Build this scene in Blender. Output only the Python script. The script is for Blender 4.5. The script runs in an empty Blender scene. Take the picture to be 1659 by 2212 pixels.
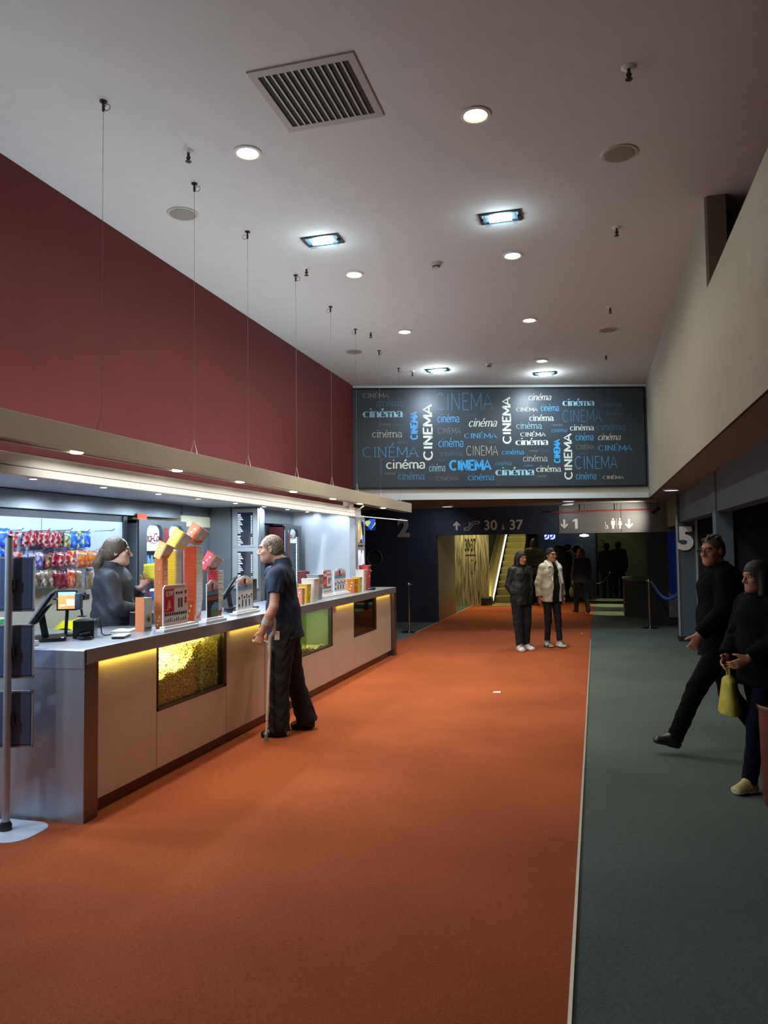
import bpy, math, random
import numpy as np
from mathutils import Matrix, Vector
random.seed(7); rng=np.random.RandomState(5)
SC=bpy.context.scene; COL=SC.collection
# ---------------------------------------------------------------- camera model (photo 1659x2212)
FP,CXP,CYP,HC=1633.4,829.5,1106.0,1.65
YAW,PIT,ROL=0.27235398,0.04898576,-0.01160917
_f=np.array([-math.sin(YAW)*math.cos(PIT),math.cos(YAW)*math.cos(PIT),math.sin(PIT)])
_r=np.array([math.cos(YAW),math.sin(YAW),0.]); _u=np.cross(_r,_f)
_c,_s=math.cos(ROL),math.sin(ROL)
CR,CU=_c*_r+_s*_u,-_s*_r+_c*_u
CAMP=np.array([0,0,HC])
def ray(x,y): return CR*((x-CXP)/FP)-CU*((y-CYP)/FP)+_f
def onX(x,y,X): d=ray(x,y); return CAMP+d*(X/d[0])
def onY(x,y,Y): d=ray(x,y); return CAMP+d*(Y/d[1])
def onZ(x,y,z): d=ray(x,y); return CAMP+d*((z-HC)/d[2])
cd=bpy.data.cameras.new('camera'); cam=bpy.data.objects.new('camera',cd); COL.objects.link(cam)
m=Matrix(((CR[0],CU[0],-_f[0],0),(CR[1],CU[1],-_f[1],0),(CR[2],CU[2],-_f[2],HC),(0,0,0,1)))
cam.matrix_world=m
cd.sensor_fit='VERTICAL'; cd.sensor_height=36.0; cd.lens=36.0*FP/2212.0; cd.clip_end=100
SC.camera=cam
# ---------------------------------------------------------------- materials
def lin(h):
    h=h.lstrip('#'); o=[]
    for i in (0,2,4):
        c=int(h[i:i+2],16)/255; o.append(c/12.92 if c<=.04045 else ((c+.055)/1.055)**2.4)
    return o
MATS={}
def M(name,hx,rough=.5,metal=0.,var=0.,scale=20.,bump=0.,bscale=None,emit=0.,ehx=None,stretch=None,spec=.5,coat=0.,hx2=None,trans=0.,big=0.,bdist=.01):
    if name in MATS: return MATS[name]
    mt=bpy.data.materials.new(name); mt.use_nodes=True; nt=mt.node_tree; N=nt.nodes; L=nt.links
    b=N['Principled BSDF']; c=lin(hx)
    b.inputs['Base Color'].default_value=(*c,1); b.inputs['Roughness'].default_value=rough; b.inputs['Metallic'].default_value=metal
    b.inputs['Specular IOR Level'].default_value=spec
    if coat: b.inputs['Coat Weight'].default_value=coat; b.inputs['Coat Roughness'].default_value=.05
    if trans: b.inputs['Transmission Weight'].default_value=trans
    if emit:
        b.inputs['Emission Color'].default_value=(*(lin(ehx) if ehx else c),1); b.inputs['Emission Strength'].default_value=emit
    if var or bump or hx2:
        tc=N.new('ShaderNodeTexCoord'); mp=N.new('ShaderNodeMapping'); L.new(tc.outputs['Object'],mp.inputs['Vector'])
        if stretch: mp.inputs['Scale'].default_value=stretch
        if var or hx2:
            n=N.new('ShaderNodeTexNoise'); n.inputs['Scale'].default_value=scale; n.inputs['Detail'].default_value=3
            L.new(mp.outputs[0],n.inputs['Vector'])
            rp=N.new('ShaderNodeValToRGB'); L.new(n.outputs['Fac'],rp.inputs['Fac'])
            rp.color_ramp.elements[0].position=.32; rp.color_ramp.elements[1].position=.68
            c2=lin(hx2) if hx2 else c; v=var
            rp.color_ramp.elements[0].color=(*[x*(1-v) for x in c],1); rp.color_ramp.elements[1].color=(*[min(1,x*(1+v)) for x in c2],1)
            out=rp.outputs[0]
            if big:
                n3=N.new('ShaderNodeTexNoise'); n3.inputs['Scale'].default_value=.9; n3.inputs['Detail'].default_value=4
                L.new(tc.outputs['Object'],n3.inputs['Vector'])
                mr=N.new('ShaderNodeMapRange'); mr.inputs['From Min'].default_value=.3; mr.inputs['From Max'].default_value=.7
                mr.inputs['To Min'].default_value=1-big; mr.inputs['To Max'].default_value=1+big; L.new(n3.outputs['Fac'],mr.inputs['Value'])
                mx=N.new('ShaderNodeMix'); mx.data_type='RGBA'; mx.blend_type='MULTIPLY'; mx.inputs['Factor'].default_value=1
                L.new(out,mx.inputs[6]); L.new(mr.outputs[0],mx.inputs[7]); out=mx.outputs[2]
            L.new(out,b.inputs['Base Color'])
        if bump:
            n2=N.new('ShaderNodeTexNoise'); n2.inputs['Scale'].default_value=bscale or scale; n2.inputs['Detail'].default_value=3
            L.new(mp.outputs[0],n2.inputs['Vector'])
            bp=N.new('ShaderNodeBump'); bp.inputs['Strength'].default_value=bump; bp.inputs['Distance'].default_value=bdist
            L.new(n2.outputs['Fac'],bp.inputs['Height']); L.new(bp.outputs[0],b.inputs['Normal'])
    MATS[name]=mt; return mt
def Mprint(name,cols,scale=30,rough=.35,stretch=None,coat=0.,emit=0.,rand=.0):
    """printed packaging / posters: voronoi cells through a colour ramp"""
    if name in MATS: return MATS[name]
    mt=bpy.data.materials.new(name); mt.use_nodes=True; nt=mt.node_tree; N=nt.nodes; L=nt.links; b=N['Principled BSDF']
    tc=N.new('ShaderNodeTexCoord'); mp=N.new('ShaderNodeMapping'); L.new(tc.outputs['Object'],mp.inputs['Vector'])
    if stretch: mp.inputs['Scale'].default_value=stretch
    vo=N.new('ShaderNodeTexVoronoi'); vo.inputs['Scale'].default_value=scale; L.new(mp.outputs[0],vo.inputs['Vector'])
    sp=N.new('ShaderNodeSeparateColor'); L.new(vo.outputs['Color'],sp.inputs[0])
    rp=N.new('ShaderNodeValToRGB'); rp.color_ramp.interpolation='CONSTANT'; L.new(sp.outputs[0],rp.inputs['Fac'])
    els=rp.color_ramp.elements
    while len(els)<len(cols): els.new(.5)
    for i,c in enumerate(cols): els[i].position=i/len(cols); els[i].color=(*lin(c),1)
    L.new(rp.outputs[0],b.inputs['Base Color']); b.inputs['Roughness'].default_value=rough
    if coat: b.inputs['Coat Weight'].default_value=coat
    if emit:
        L.new(rp.outputs[0],b.inputs['Emission Color']); b.inputs['Emission Strength'].default_value=emit
    MATS[name]=mt; return mt
def Mglass(name,hx='ffffff',refl=.08,rough=.03):
    if name in MATS: return MATS[name]
    mt=bpy.data.materials.new(name); mt.use_nodes=True; nt=mt.node_tree; N=nt.nodes; L=nt.links
    for n in list(N):
        if n.type!='OUTPUT_MATERIAL': N.remove(n)
    out=[n for n in N if n.type=='OUTPUT_MATERIAL'][0]
    t=N.new('ShaderNodeBsdfTransparent'); t.inputs[0].default_value=(*lin(hx),1)
    g=N.new('ShaderNodeBsdfGlossy'); g.inputs['Roughness'].default_value=rough
    fr=N.new('ShaderNodeLayerWeight'); fr.inputs['Blend'].default_value=.5
    pw=N.new('ShaderNodeMath'); pw.operation='POWER'; pw.inputs[1].default_value=4.5; L.new(fr.outputs['Facing'],pw.inputs[0])
    ad=N.new('ShaderNodeMath'); ad.operation='MULTIPLY_ADD'; ad.inputs[1].default_value=.8; ad.inputs[2].default_value=refl; L.new(pw.outputs[0],ad.inputs[0])
    mx=N.new('ShaderNodeMixShader'); L.new(ad.outputs[0],mx.inputs[0]); L.new(t.outputs[0],mx.inputs[1]); L.new(g.outputs[0],mx.inputs[2])
    L.new(mx.outputs[0],out.inputs['Surface']); MATS[name]=mt; return mt
# ---------------------------------------------------------------- objects
WM={}
def tag(o,label=None,cat=None,group=None,kind=None):
    if label: o['label']=label
    if cat: o['category']=cat
    if group: o['group']=group
    if kind: o['kind']=kind
    return o
def T(name,label,cat,loc=(0,0,0),rz=0.,group=None):
    o=bpy.data.objects.new(name,None); o.empty_display_size=.05; COL.objects.link(o)
    o.location=[float(v) for v in loc]; o.rotation_euler=(0,0,rz); WM[o.name]=Matrix.Translation(o.location)@Matrix.Rotation(rz,4,'Z')
    return tag(o,label,cat,group)
def dup(root,loc=None,rz=None,label=None,group=None,scale=None):
    r=root.copy(); COL.objects.link(r)
    if loc is not None: r.location=[float(v) for v in loc]
    if rz is not None: r.rotation_euler=(0,0,rz) if not hasattr(rz,'__len__') else rz
    if scale: r.scale=(scale,)*3 if not hasattr(scale,'__len__') else scale
    if label: r['label']=label
    if group: r['group']=group
    for ch in list(root.children):
        c=ch.copy(); COL.objects.link(c); c.parent=r
        for g in list(ch.children):
            d=g.copy(); COL.objects.link(d); d.parent=c
    return r
class MB:
    def __init__(s): s.v=[]; s.f=[]; s.m=[]
    def add(s,vs,fs,mi=0):
        o=len(s.v); s.v+= [tuple(float(c) for c in p) for p in vs]; s.f+=[tuple(i+o for i in f) for f in fs]; s.m+=[mi]*len(fs); return s
    def box(s,x0,x1,y0,y1,z0,z1,mi=0):
        if x0>x1:x0,x1=x1,x0
        if y0>y1:y0,y1=y1,y0
        return s.add([(x0,y0,z0),(x1,y0,z0),(x1,y1,z0),(x0,y1,z0),(x0,y0,z1),(x1,y0,z1),(x1,y1,z1),(x0,y1,z1)],
            [(3,2,1,0),(4,5,6,7),(0,1,5,4),(1,2,6,5),(2,3,7,6),(3,0,4,7)],mi)
    def obox(s,o,ax,ay,az,mi=0):
        """oriented box: corner o, edge vectors"""
        o=np.array(o,float);a,b,c=[np.array(v,float) for v in(ax,ay,az)]
        vs=[o,o+a,o+a+b,o+b,o+c,o+a+c,o+a+b+c,o+b+c]
        fs=[(3,2,1,0),(4,5,6,7),(0,1,5,4),(1,2,6,5),(2,3,7,6),(3,0,4,7)]
        if np.dot(np.cross(a,b),c)<0: fs=[f[::-1] for f in fs]
        return s.add(vs,fs,mi)
    def prism(s,pts,z0,z1,mi=0):
        n=len(pts); ar=sum(pts[i][0]*pts[(i+1)%n][1]-pts[(i+1)%n][0]*pts[i][1] for i in range(n))
        if ar<0: pts=pts[::-1]
        vs=[(p[0],p[1],z0) for p in pts]+[(p[0],p[1],z1) for p in pts]
        fs=[tuple(range(n-1,-1,-1)),tuple(range(n,2*n))]+[(i,(i+1)%n,n+(i+1)%n,n+i) for i in range(n)]
        return s.add(vs,fs,mi)
    def plate(s,pts2,o,ax,ay,th,mi=0):
        """polygon in plane (o,ax,ay) extruded by th along ax x ay"""
        o=np.array(o,float);ax=np.array(ax,float);ay=np.array(ay,float);nn=np.cross(ax,ay);nn/=np.linalg.norm(nn)
        n=len(pts2); ar=sum(pts2[i][0]*pts2[(i+1)%n][1]-pts2[(i+1)%n][0]*pts2[i][1] for i in range(n))
        if ar<0: pts2=pts2[::-1]
        a=[o+p[0]*ax+p[1]*ay for p in pts2]
        vs=a+[p+nn*th for p in a]
        fs=[tuple(range(n-1,-1,-1)),tuple(range(n,2*n))]+[(i,(i+1)%n,n+(i+1)%n,n+i) for i in range(n)]
        return s.add(vs,fs,mi)
    def cone(s,a,b,ra,rb=None,seg=16,mi=0,caps=True):
        rb=ra if rb is None else rb
        a=np.array(a,float);b=np.array(b,float);d=b-a;d/=np.linalg.norm(d)
        t=np.array([1,0,0]) if abs(d[0])<.9 else np.array([0,1,0]); u=np.cross(d,t);u/=np.linalg.norm(u);w=np.cross(d,u)
        an=[2*math.pi*i/seg for i in range(seg)]
        vs=[a+ra*(math.cos(t)*u+math.sin(t)*w) for t in an]+[b+rb*(math.cos(t)*u+math.sin(t)*w) for t in an]
        fs=[(i,(i+1)%seg,seg+(i+1)%seg,seg+i) for i in range(seg)]
        if caps: fs+=[tuple(range(seg-1,-1,-1)),tuple(range(seg,2*seg))]
        return s.add(vs,fs,mi)
    def lathe(s,prof,c=(0,0,0),seg=24,mi=0,d=1):
        vs=[];fs=[];n=len(prof)
        for r,z in prof:
            for i in range(seg):
                t=2*math.pi*i/seg; vs.append((c[0]+r*math.cos(t),c[1]+r*math.sin(t),c[2]+d*z))
        for j in range(n-1):
            for i in range(seg):
                q=(j*seg+i,j*seg+(i+1)%seg,(j+1)*seg+(i+1)%seg,(j+1)*seg+i); fs.append(q if d>0 else q[::-1])
        if n>=4 and abs(prof[0][0]-prof[-1][0])<1e-6 and prof[0][0]>0:
            return s.add(vs,fs+[((n-1)*seg+i,(n-1)*seg+(i+1)%seg,(i+1)%seg,i) for i in range(seg)],mi)
        fs.append(tuple(range(seg-1,-1,-1)) if d>0 else tuple(range(seg))); t=tuple(range((n-1)*seg,n*seg)); fs.append(t if d>0 else t[::-1])
        return s.add(vs,fs,mi)
    def tube(s,pts,r,seg=8,mi=0):
        pts=[np.array(p,float) for p in pts];n=len(pts);vs=[];fs=[]
        pu=None
        for i,p in enumerate(pts):
            d=pts[min(i+1,n-1)]-pts[max(i-1,0)];d=d/(np.linalg.norm(d)+1e-9)
            if pu is None:
                t=np.array([0,0,1.]) if abs(d[2])<.9 else np.array([1.,0,0]); u=np.cross(d,t)
            else: u=pu-d*np.dot(pu,d)
            u/=np.linalg.norm(u)+1e-9;pu=u;w=np.cross(d,u);rr=r[i] if hasattr(r,'__len__') else r
            for k in range(seg):
                t=2*math.pi*k/seg; vs.append(p+rr*(math.cos(t)*u+math.sin(t)*w))
        for i in range(n-1):
            for k in range(seg): fs.append((i*seg+k,i*seg+(k+1)%seg,(i+1)*seg+(k+1)%seg,(i+1)*seg+k))
        fs+=[tuple(range(seg-1,-1,-1)),tuple(range((n-1)*seg,n*seg))]
        return s.add(vs,fs,mi)
    def ball(s,c,r,seg=10,ring=7,mi=0):
        r=r if hasattr(r,'__len__') else (r,r,r); vs=[(c[0],c[1],c[2]-r[2])];fs=[]
        for j in range(1,ring):
            ph=math.pi*j/ring-math.pi/2
            for i in range(seg):
                t=2*math.pi*i/seg; vs.append((c[0]+r[0]*math.cos(ph)*math.cos(t),c[1]+r[1]*math.cos(ph)*math.sin(t),c[2]+r[2]*math.sin(ph)))
        vs.append((c[0],c[1],c[2]+r[2]));e=len(vs)-1
        for i in range(seg):
            fs.append((0,1+(i+1)%seg,1+i)); fs.append((e,e-seg+i,e-seg+(i+1)%seg))
            for j in range(ring-2): a=1+j*seg; fs.append((a+i,a+(i+1)%seg,a+seg+(i+1)%seg,a+seg+i))
        return s.add(vs,fs,mi)
    def build(s,name,mat,parent=None,smooth=False,bevel=0.,kind=None,loc=None,world=True,auto=True):
        me=bpy.data.meshes.new(name)
        vs=s.v
        if parent is not None and world:
            iv=WM[parent.name].inverted(); vs=[tuple(iv@Vector(p)) for p in vs]
        elif parent is None and world:
            if loc is None:
                a=np.array(vs); loc=((a[:,0].min()+a[:,0].max())/2,(a[:,1].min()+a[:,1].max())/2,a[:,2].min())
            vs=[(p[0]-loc[0],p[1]-loc[1],p[2]-loc[2]) for p in vs]
        me.from_pydata(vs,[],s.f)
        for mt in (mat if isinstance(mat,(list,tuple)) else [mat]): me.materials.append(mt)
        if any(s.m): me.polygons.foreach_set('material_index',s.m)
        if smooth: me.polygons.foreach_set('use_smooth',[True]*len(s.f))
        o=bpy.data.objects.new(name,me); COL.objects.link(o)
        if parent is not None: o.parent=parent; WM[o.name]=WM[parent.name]
        elif world: o.location=[float(q) for q in loc]; WM[o.name]=Matrix.Translation(o.location)
        if bevel:
            b=o.modifiers.new('bevel','BEVEL'); b.width=bevel; b.segments=2; b.limit_method='ANGLE'; b.angle_limit=math.radians(40)
        if smooth and auto:
            try: me.set_sharp_from_angle(angle=math.radians(50))
            except Exception: pass
        if kind: o['kind']=kind
        return o
def struct(name,mb,mat,**k): return mb.build(name,mat,kind='structure',**k)
def text(parent,name,s,mat,o,ax,ay,size,ext=.002,shear=0.,off=0.,space=1.,xs=1.,align='CENTER'):
    cu=bpy.data.curves.new(name,'FONT'); cu.body=s; cu.size=1.; cu.shear=shear; cu.offset=off; cu.space_character=space
    cu.align_x=align; cu.align_y='CENTER'; cu.resolution_u=4; cu.extrude=ext/size
    ob=bpy.data.objects.new('tmp_text',cu); me=bpy.data.meshes.new_from_object(ob)
    bpy.data.objects.remove(ob); bpy.data.curves.remove(cu)
    ax=np.array(ax,float);ay=np.array(ay,float);ax/=np.linalg.norm(ax);ay/=np.linalg.norm(ay);nz=np.cross(ax,ay)
    n=len(me.vertices);co=np.empty(n*3,np.float32);me.vertices.foreach_get('co',co);co=co.reshape(-1,3)*size
    w=np.array(o,float)+np.outer(co[:,0]*xs,ax)+np.outer(co[:,1],ay)+np.outer(co[:,2]+ext,nz)
    if parent is not None:
        iv=np.array(WM[parent.name].inverted()); w=w@iv[:3,:3].T+iv[:3,3]
    me.vertices.foreach_set('co',w.astype(np.float32).ravel()); me.materials.clear(); me.materials.append(mat); me.update()
    me.name=name; ob=bpy.data.objects.new(name,me); COL.objects.link(ob)
    if parent is not None: ob.parent=parent; WM[ob.name]=WM[parent.name]
    return ob
def rrect(w,h,r,n=4,x=0,y=0):
    p=[]
    for cx,cy,a in((w/2-r,h/2-r,0),(-w/2+r,h/2-r,90),(-w/2+r,-h/2+r,180),(w/2-r,-h/2+r,270)):
        for i in range(n+1):
            t=math.radians(a+90*i/n); p.append((x+cx+r*math.cos(t),y+cy+r*math.sin(t)))
    return p
def light(kind,loc,power,color,target=None,size=.1,spot=90,blend=.6,sy=None,spread=None):
    d=bpy.data.lights.new('lamp_light',kind); d.energy=power; d.color=color
    o=bpy.data.objects.new('lamp_light',d); COL.objects.link(o); o.location=[float(c) for c in loc]
    if kind=='SPOT': d.spot_size=math.radians(spot); d.spot_blend=blend; d.shadow_soft_size=size
    elif kind=='AREA':
        d.size=size
        if sy: d.shape='RECTANGLE'; d.size_y=sy
        if spread: d.spread=math.radians(spread)
    else: d.shadow_soft_size=size
    if target is not None:
        v=Vector([float(c) for c in target])-Vector(o.location); v.normalize()
        yr=Vector((0,1,0)) if abs(v.z)>.6 else Vector((0,0,1))
        xa=yr.cross(-v).normalized(); ya=(-v).cross(xa); o.rotation_euler=Matrix((xa,ya,-v)).transposed().to_euler()
    return o
# ================================================================ ROOM SHELL
ZS=2.55; ZC=4.68; YH=16.63; XL=-4.27
carpet_o=M('orange_carpet','a05331',.95,var=.2,scale=130,bump=.5,bscale=320,big=.16,spec=.15)
carpet_g=M('green_carpet','59635e',.95,var=.2,scale=130,bump=.5,bscale=320,big=.14,spec=.15)
plaster=M('ceiling_paint','cdcfcc',.9,var=.02,scale=6,bump=.05,bscale=150,spec=.2)
plaster_w=M('cream_wall_paint','a8a898',.85,var=.02,scale=5,bump=.05,bscale=120,spec=.25)
redp=M('dark_red_paint','682926',.7,var=.05,scale=3,bump=.04,bscale=90,spec=.3)
soffm=M('brown_soffit_paint','8f8a82',.85,var=.04,scale=5,spec=.2)
navy=M('navy_wall_paint','2b3142',.75,var=.06,scale=4,bump=.04,bscale=80,spec=.3)
slate=M('slate_wall_paint','5a6a76',.7,var=.05,scale=4,spec=.3)
dark=M('dark_recess_paint','1d1f22',.85,var=.05,scale=5)
hdrm=M('header_panel_metal','6a6762',.5,.35,var=.06,scale=8,stretch=(.3,1,6))
olive=M('olive_wall_paint','777a5c',.8,var=.06,scale=4)
struct('floor',MB().box(-9,6,-5,30,-.12,0),carpet_g)
struct('floor',MB().prism([(-8.8,-5),(-.13,-5),(-.13,23.8),(-3.42,23.8),(-3.42,3.97),(-8.8,3.97)],.0005,.006),carpet_o)
struct('trim_1',MB().box(-.135,-.121,-5,14.0,.004,.009),M('pale_metal_strip','b9b6a6',.4,.4,var=.05))
struct('ceiling',MB().box(-4.6,4.2,-5,16.3,ZC,ZC+.1),plaster)
# board wall runs obliquely across the hall
B0=np.array([.98,14.865]); BU=np.array([4.15,1.28]);BU/=np.hypot(*BU); BN=np.array([BU[1],-BU[0]])
def bp(s,off=0.): p=B0+BU*s+BN*off; return (p[0],p[1])
bl,br=bp(-5.9),bp(0)
struct('wall_back',MB().prism([bp(-5.9),bp(.0),bp(.25,-.25),bp(-5.9,-.25)],ZS,ZC),M('white_back_wall','dfe6e2',.8))
struct('ceiling',MB().prism([bp(-6.6,-.02),bp(0,-.02),(.99,14.0),(.99,-5),(2.9,-5),(2.9,YH+.1),(-6,YH+.1)],ZS+.0,ZS+.08),soffm)
struct('wall_left',MB().box(XL-.12,XL,-5,13.23,2.26,ZC),redp)
struct('wall_right',MB().box(.98,1.15,-5,6.97,ZS+.08,3.87).box(.98,1.15,6.97,15.0,ZS+.08,ZC),plaster_w)
struct('wall_right',MB().box(.98,1.0,-5,15.0,ZS,ZS+.08),plaster_w)
struct('wall_recess',MB().box(2.6,2.7,-5,9,ZS+.08,ZC).box(1.15,2.6,8.6,8.7,ZS+.08,ZC),dark)
olivd=M('brown_return_paint','7b7060',.85)
struct('wall_return',MB().box(1.0,1.152,6.955,6.97,3.872,ZC),olivd)
# right side wall below the soffit
sl=MB().box(1.42,1.6,-5,9.9,2.06,ZS).box(1.42,1.6,10.1,14.05,2.06,ZS)
struct('wall_right',sl,slate)
struct('wall_right',MB().box(1.42,1.6,14.25,YH,2.03,ZS),olive)
struct('wall_right',MB().box(2.5,2.6,-5,18.5,0,ZS),dark)
struct('wall_right',MB().box(1.69,2.5,13.9,14.05,0,ZS).box(1.55,2.5,9.95,10.05,0,ZS).box(1.5,2.5,3.9,4.0,0,ZS),dark)
struct('trim_2',MB().box(1.40,1.60,9.88,10.12,0,ZS),slate,bevel=.008)
# frontal wall across the hall with passage header
struct('wall_front',MB().box(-6,-3.43,YH,YH+.15,0,ZS),navy)
struct('wall_front',MB().box(-3.43,-.75,YH,YH+.15,1.94,ZS),navy)
struct('wall_front',MB().box(-.75,1.9,YH,YH+.15,1.94,ZS),hdrm)
struct('wall_front',MB().box(1.02,1.42,YH,YH+.15,0,1.94),dark)
struct('trim_3',MB().box(-.755,-.745,YH-.004,YH,1.94,ZS).box(.52,.53,YH-.004,YH,1.94,ZS),dark)
struct('wall_left',MB().box(-6,-5.9,10.9,YH,0,ZS),navy)
# beyond the header
metalw=M('bronze_wall_cladding','8a7a58',.4,.5,var=.12,scale=5,stretch=(4,4,.3))
struct('wall_passage',MB().box(-3.53,-3.43,YH+.15,18.9,0,3.3),metalw)
streak=M('streaked_gold_cladding','5c563f',.32,.35,var=.5,scale=9,stretch=(6,6,.22),hx2='d6cfa8',bump=.2,bscale=20)
struct('wall_passage',MB().box(-4.5,-2.98,21.75,21.85,0,3.3),streak)
struct('wall_passage',MB().box(-4.6,-4.5,18.9,21.85,0,3.3),metalw)
struct('ceiling',MB().box(-5,4,YH+.15,30,3.3,3.4),dark)
struct('wall_far',MB().box(-1.9,.02,26.5,26.6,0,3.3),M('far_door_paint','566472',.7,var=.06,scale=3))
struct('wall_far',MB().box(.02,1.6,27.6,27.7,0,3.3),olive)
struct('wall_far',MB().box(.0,.06,26.4,27.7,0,3.3),dark)
struct('wall_far',MB().box(-1.95,-1.9,22.2,26.6,0,3.3).box(-4.6,-2.98,21.85,22.0,0,.01),dark)
struct('wall_far',MB().box(1.6,1.7,18.8,27.7,0,3.3),olive)
struct('wall_far',MB().box(-4.5,-1.8,28.4,28.5,0,4.0),olive)
struct('trim_4',MB().box(-3.46,-3.42,14.5,23.8,.005,.012),M('pale_metal_strip','b9b6a6'))
# kiosk shell
kgrey=M('kiosk_grey_panel','787d80',.45,.3,var=.04,scale=6)
klite=M('kiosk_pale_panel','a9adae',.4,.15,var=.03,scale=5)
struct('wall_kiosk',MB().box(-5.5,-5.4,1.5,10.9,0,2.3),kgrey)
struct('ceiling',MB().box(-5.5,-3.32,1.5,10.35,2.205,2.24),M('canopy_soffit','c4c8cc',.6,.1,var=.02))
struct('wall_kiosk',MB().box(-5.4,-4.75,8.05,8.72,0,1.95).box(-5.4,-4.75,8.05,8.72,2.08,2.205),kgrey)
struct('trim_5',MB().box(-5.4,-4.74,8.0,8.72,1.95,2.08),M('beige_light_bar','c9c6a8',.5,emit=.25))
struct('wall_kiosk',MB().box(-4.4,-4.3,8.85,9.3,0,2.205).box(-4.4,-4.3,9.3,10.4,2.02,2.205).box(-4.45,-4.37,9.86,10.4,0,2.02),kgrey)
# end wall of the kiosk (glossy pale panel)
endp=M('glossy_white_panel','cfd6dc',.18,.15,var=.01,coat=.5)
struct('wall_kiosk',MB().box(-4.3,-3.42,10.4,10.46,0,2.205),endp)
struct('trim_6',MB().box(-3.42,-3.33,10.38,10.5,0,2.19),klite,bevel=.004)
struct('wall_kiosk',MB().box(-4.4,-3.43,10.46,11.15,0,2.17),klite)
# ================================================================ CINEMA BOARD
SB0,SB1,ZB0,ZB1=-5.5,-.07,2.785,4.6
board=T('wall_board','long dark grey board covered in blue and cream cinema lettering on the back wall','sign',(*bp((SB0+SB1)/2,.03),ZB0))
bmat=M('dark_board_print','3d464c',.38,var=.05,scale=2,spec=.4)
MB().plate([(SB0,ZB0),(SB1,ZB0),(SB1,ZB1),(SB0,ZB1)],(B0[0]+BN[0]*.0,B0[1]+BN[1]*.0,0),(BU[0],BU[1],0),(0,0,1),.04).build('panel',bmat,board)
fr=MB(); frm=M('board_edge_trim','20262a',.4,.4)
for a in([(SB0-.03,ZB0-.03),(SB1+.03,ZB0-.03),(SB1+.03,ZB0),(SB0-.03,ZB0)],[(SB0-.03,ZB1),(SB1+.03,ZB1),(SB1+.03,ZB1+.03),(SB0-.03,ZB1+.03)],[(SB0-.03,ZB0),(SB0,ZB0),(SB0,ZB1),(SB0-.03,ZB1)],[(SB1,ZB0),(SB1+.03,ZB0),(SB1+.03,ZB1),(SB1,ZB1)]):
    fr.plate(a,(B0[0],B0[1],0),(BU[0],BU[1],0),(0,0,1),.05)
fr.build('frame',frm,board)
def arc(cx,cy,rx,ry,a0,a1,n=12): return [(cx+rx*math.cos(math.radians(a0+(a1-a0)*i/n)),cy+ry*math.sin(math.radians(a0+(a1-a0)*i/n))) for i in range(n+1)]
ACC=[(.34,1.2),(.56,1.48)]
GL={'c':(.82,[arc(.42,.5,.36,.47,48,312)],[]),
'i':(.36,[[(.16,0),(.16,1)],[(.16,1.3),(.16,1.44)]],[(.16,0),(.16,1)]),
'n':(.92,[[(.16,0),(.16,1)],[(.16,.55)]+arc(.46,.58,.29,.39,150,0,8)+[(.75,0)]],[(.16,0),(.75,0),(.1,1)]),
'e':(.88,[[(.08,.52),(.79,.52)],arc(.44,.5,.36,.47,5,318,16)],[]),
'm':(1.36,[[(.14,0),(.14,1)],[(.14,.55)]+arc(.4,.6,.26,.37,150,0,8)+[(.66,0)],[(.66,.55)]+arc(.93,.6,.27,.37,150,0,8)+[(1.2,0)]],[(.14,0),(.66,0),(1.2,0),(.08,1)]),
'a':(.86,[arc(.42,.72,.28,.25,165,0,8)+[(.7,0)],arc(.38,.27,.3,.24,70,360,14)+[(.7,.34)]],[(.76,0)]),
'C':(.92,[arc(.47,.5,.4,.49,48,312,14)],[]),'I':(.36,[[(.18,0),(.18,1)]],[(.18,0),(.18,1)]),
'N':(.92,[[(.14,0),(.14,1),(.76,0),(.76,1)]],[(.14,0),(.1,1),(.76,1)]),
'E':(.72,[[(.62,1),(.14,1),(.14,0),(.64,0)],[(.14,.52),(.55,.52)]],[]),
'M':(1.08,[[(.12,0),(.14,1),(.54,.2),(.94,1),(.96,0)]],[(.12,0),(.96,0)]),
'A':(.86,[[(.04,0),(.42,1),(.82,0)],[(.18,.33),(.68,.33)]],[(.04,0),(.82,0)])}
for k,v in(('e','é'),('E','É')):
    a=GL[k]; dx=0 if k=='e' else -.02; GL[v]=(a[0],a[1]+[[(p[0]+dx,p[1]-(.0 if k=='e' else .06)) for p in ACC]],a[2])
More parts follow.
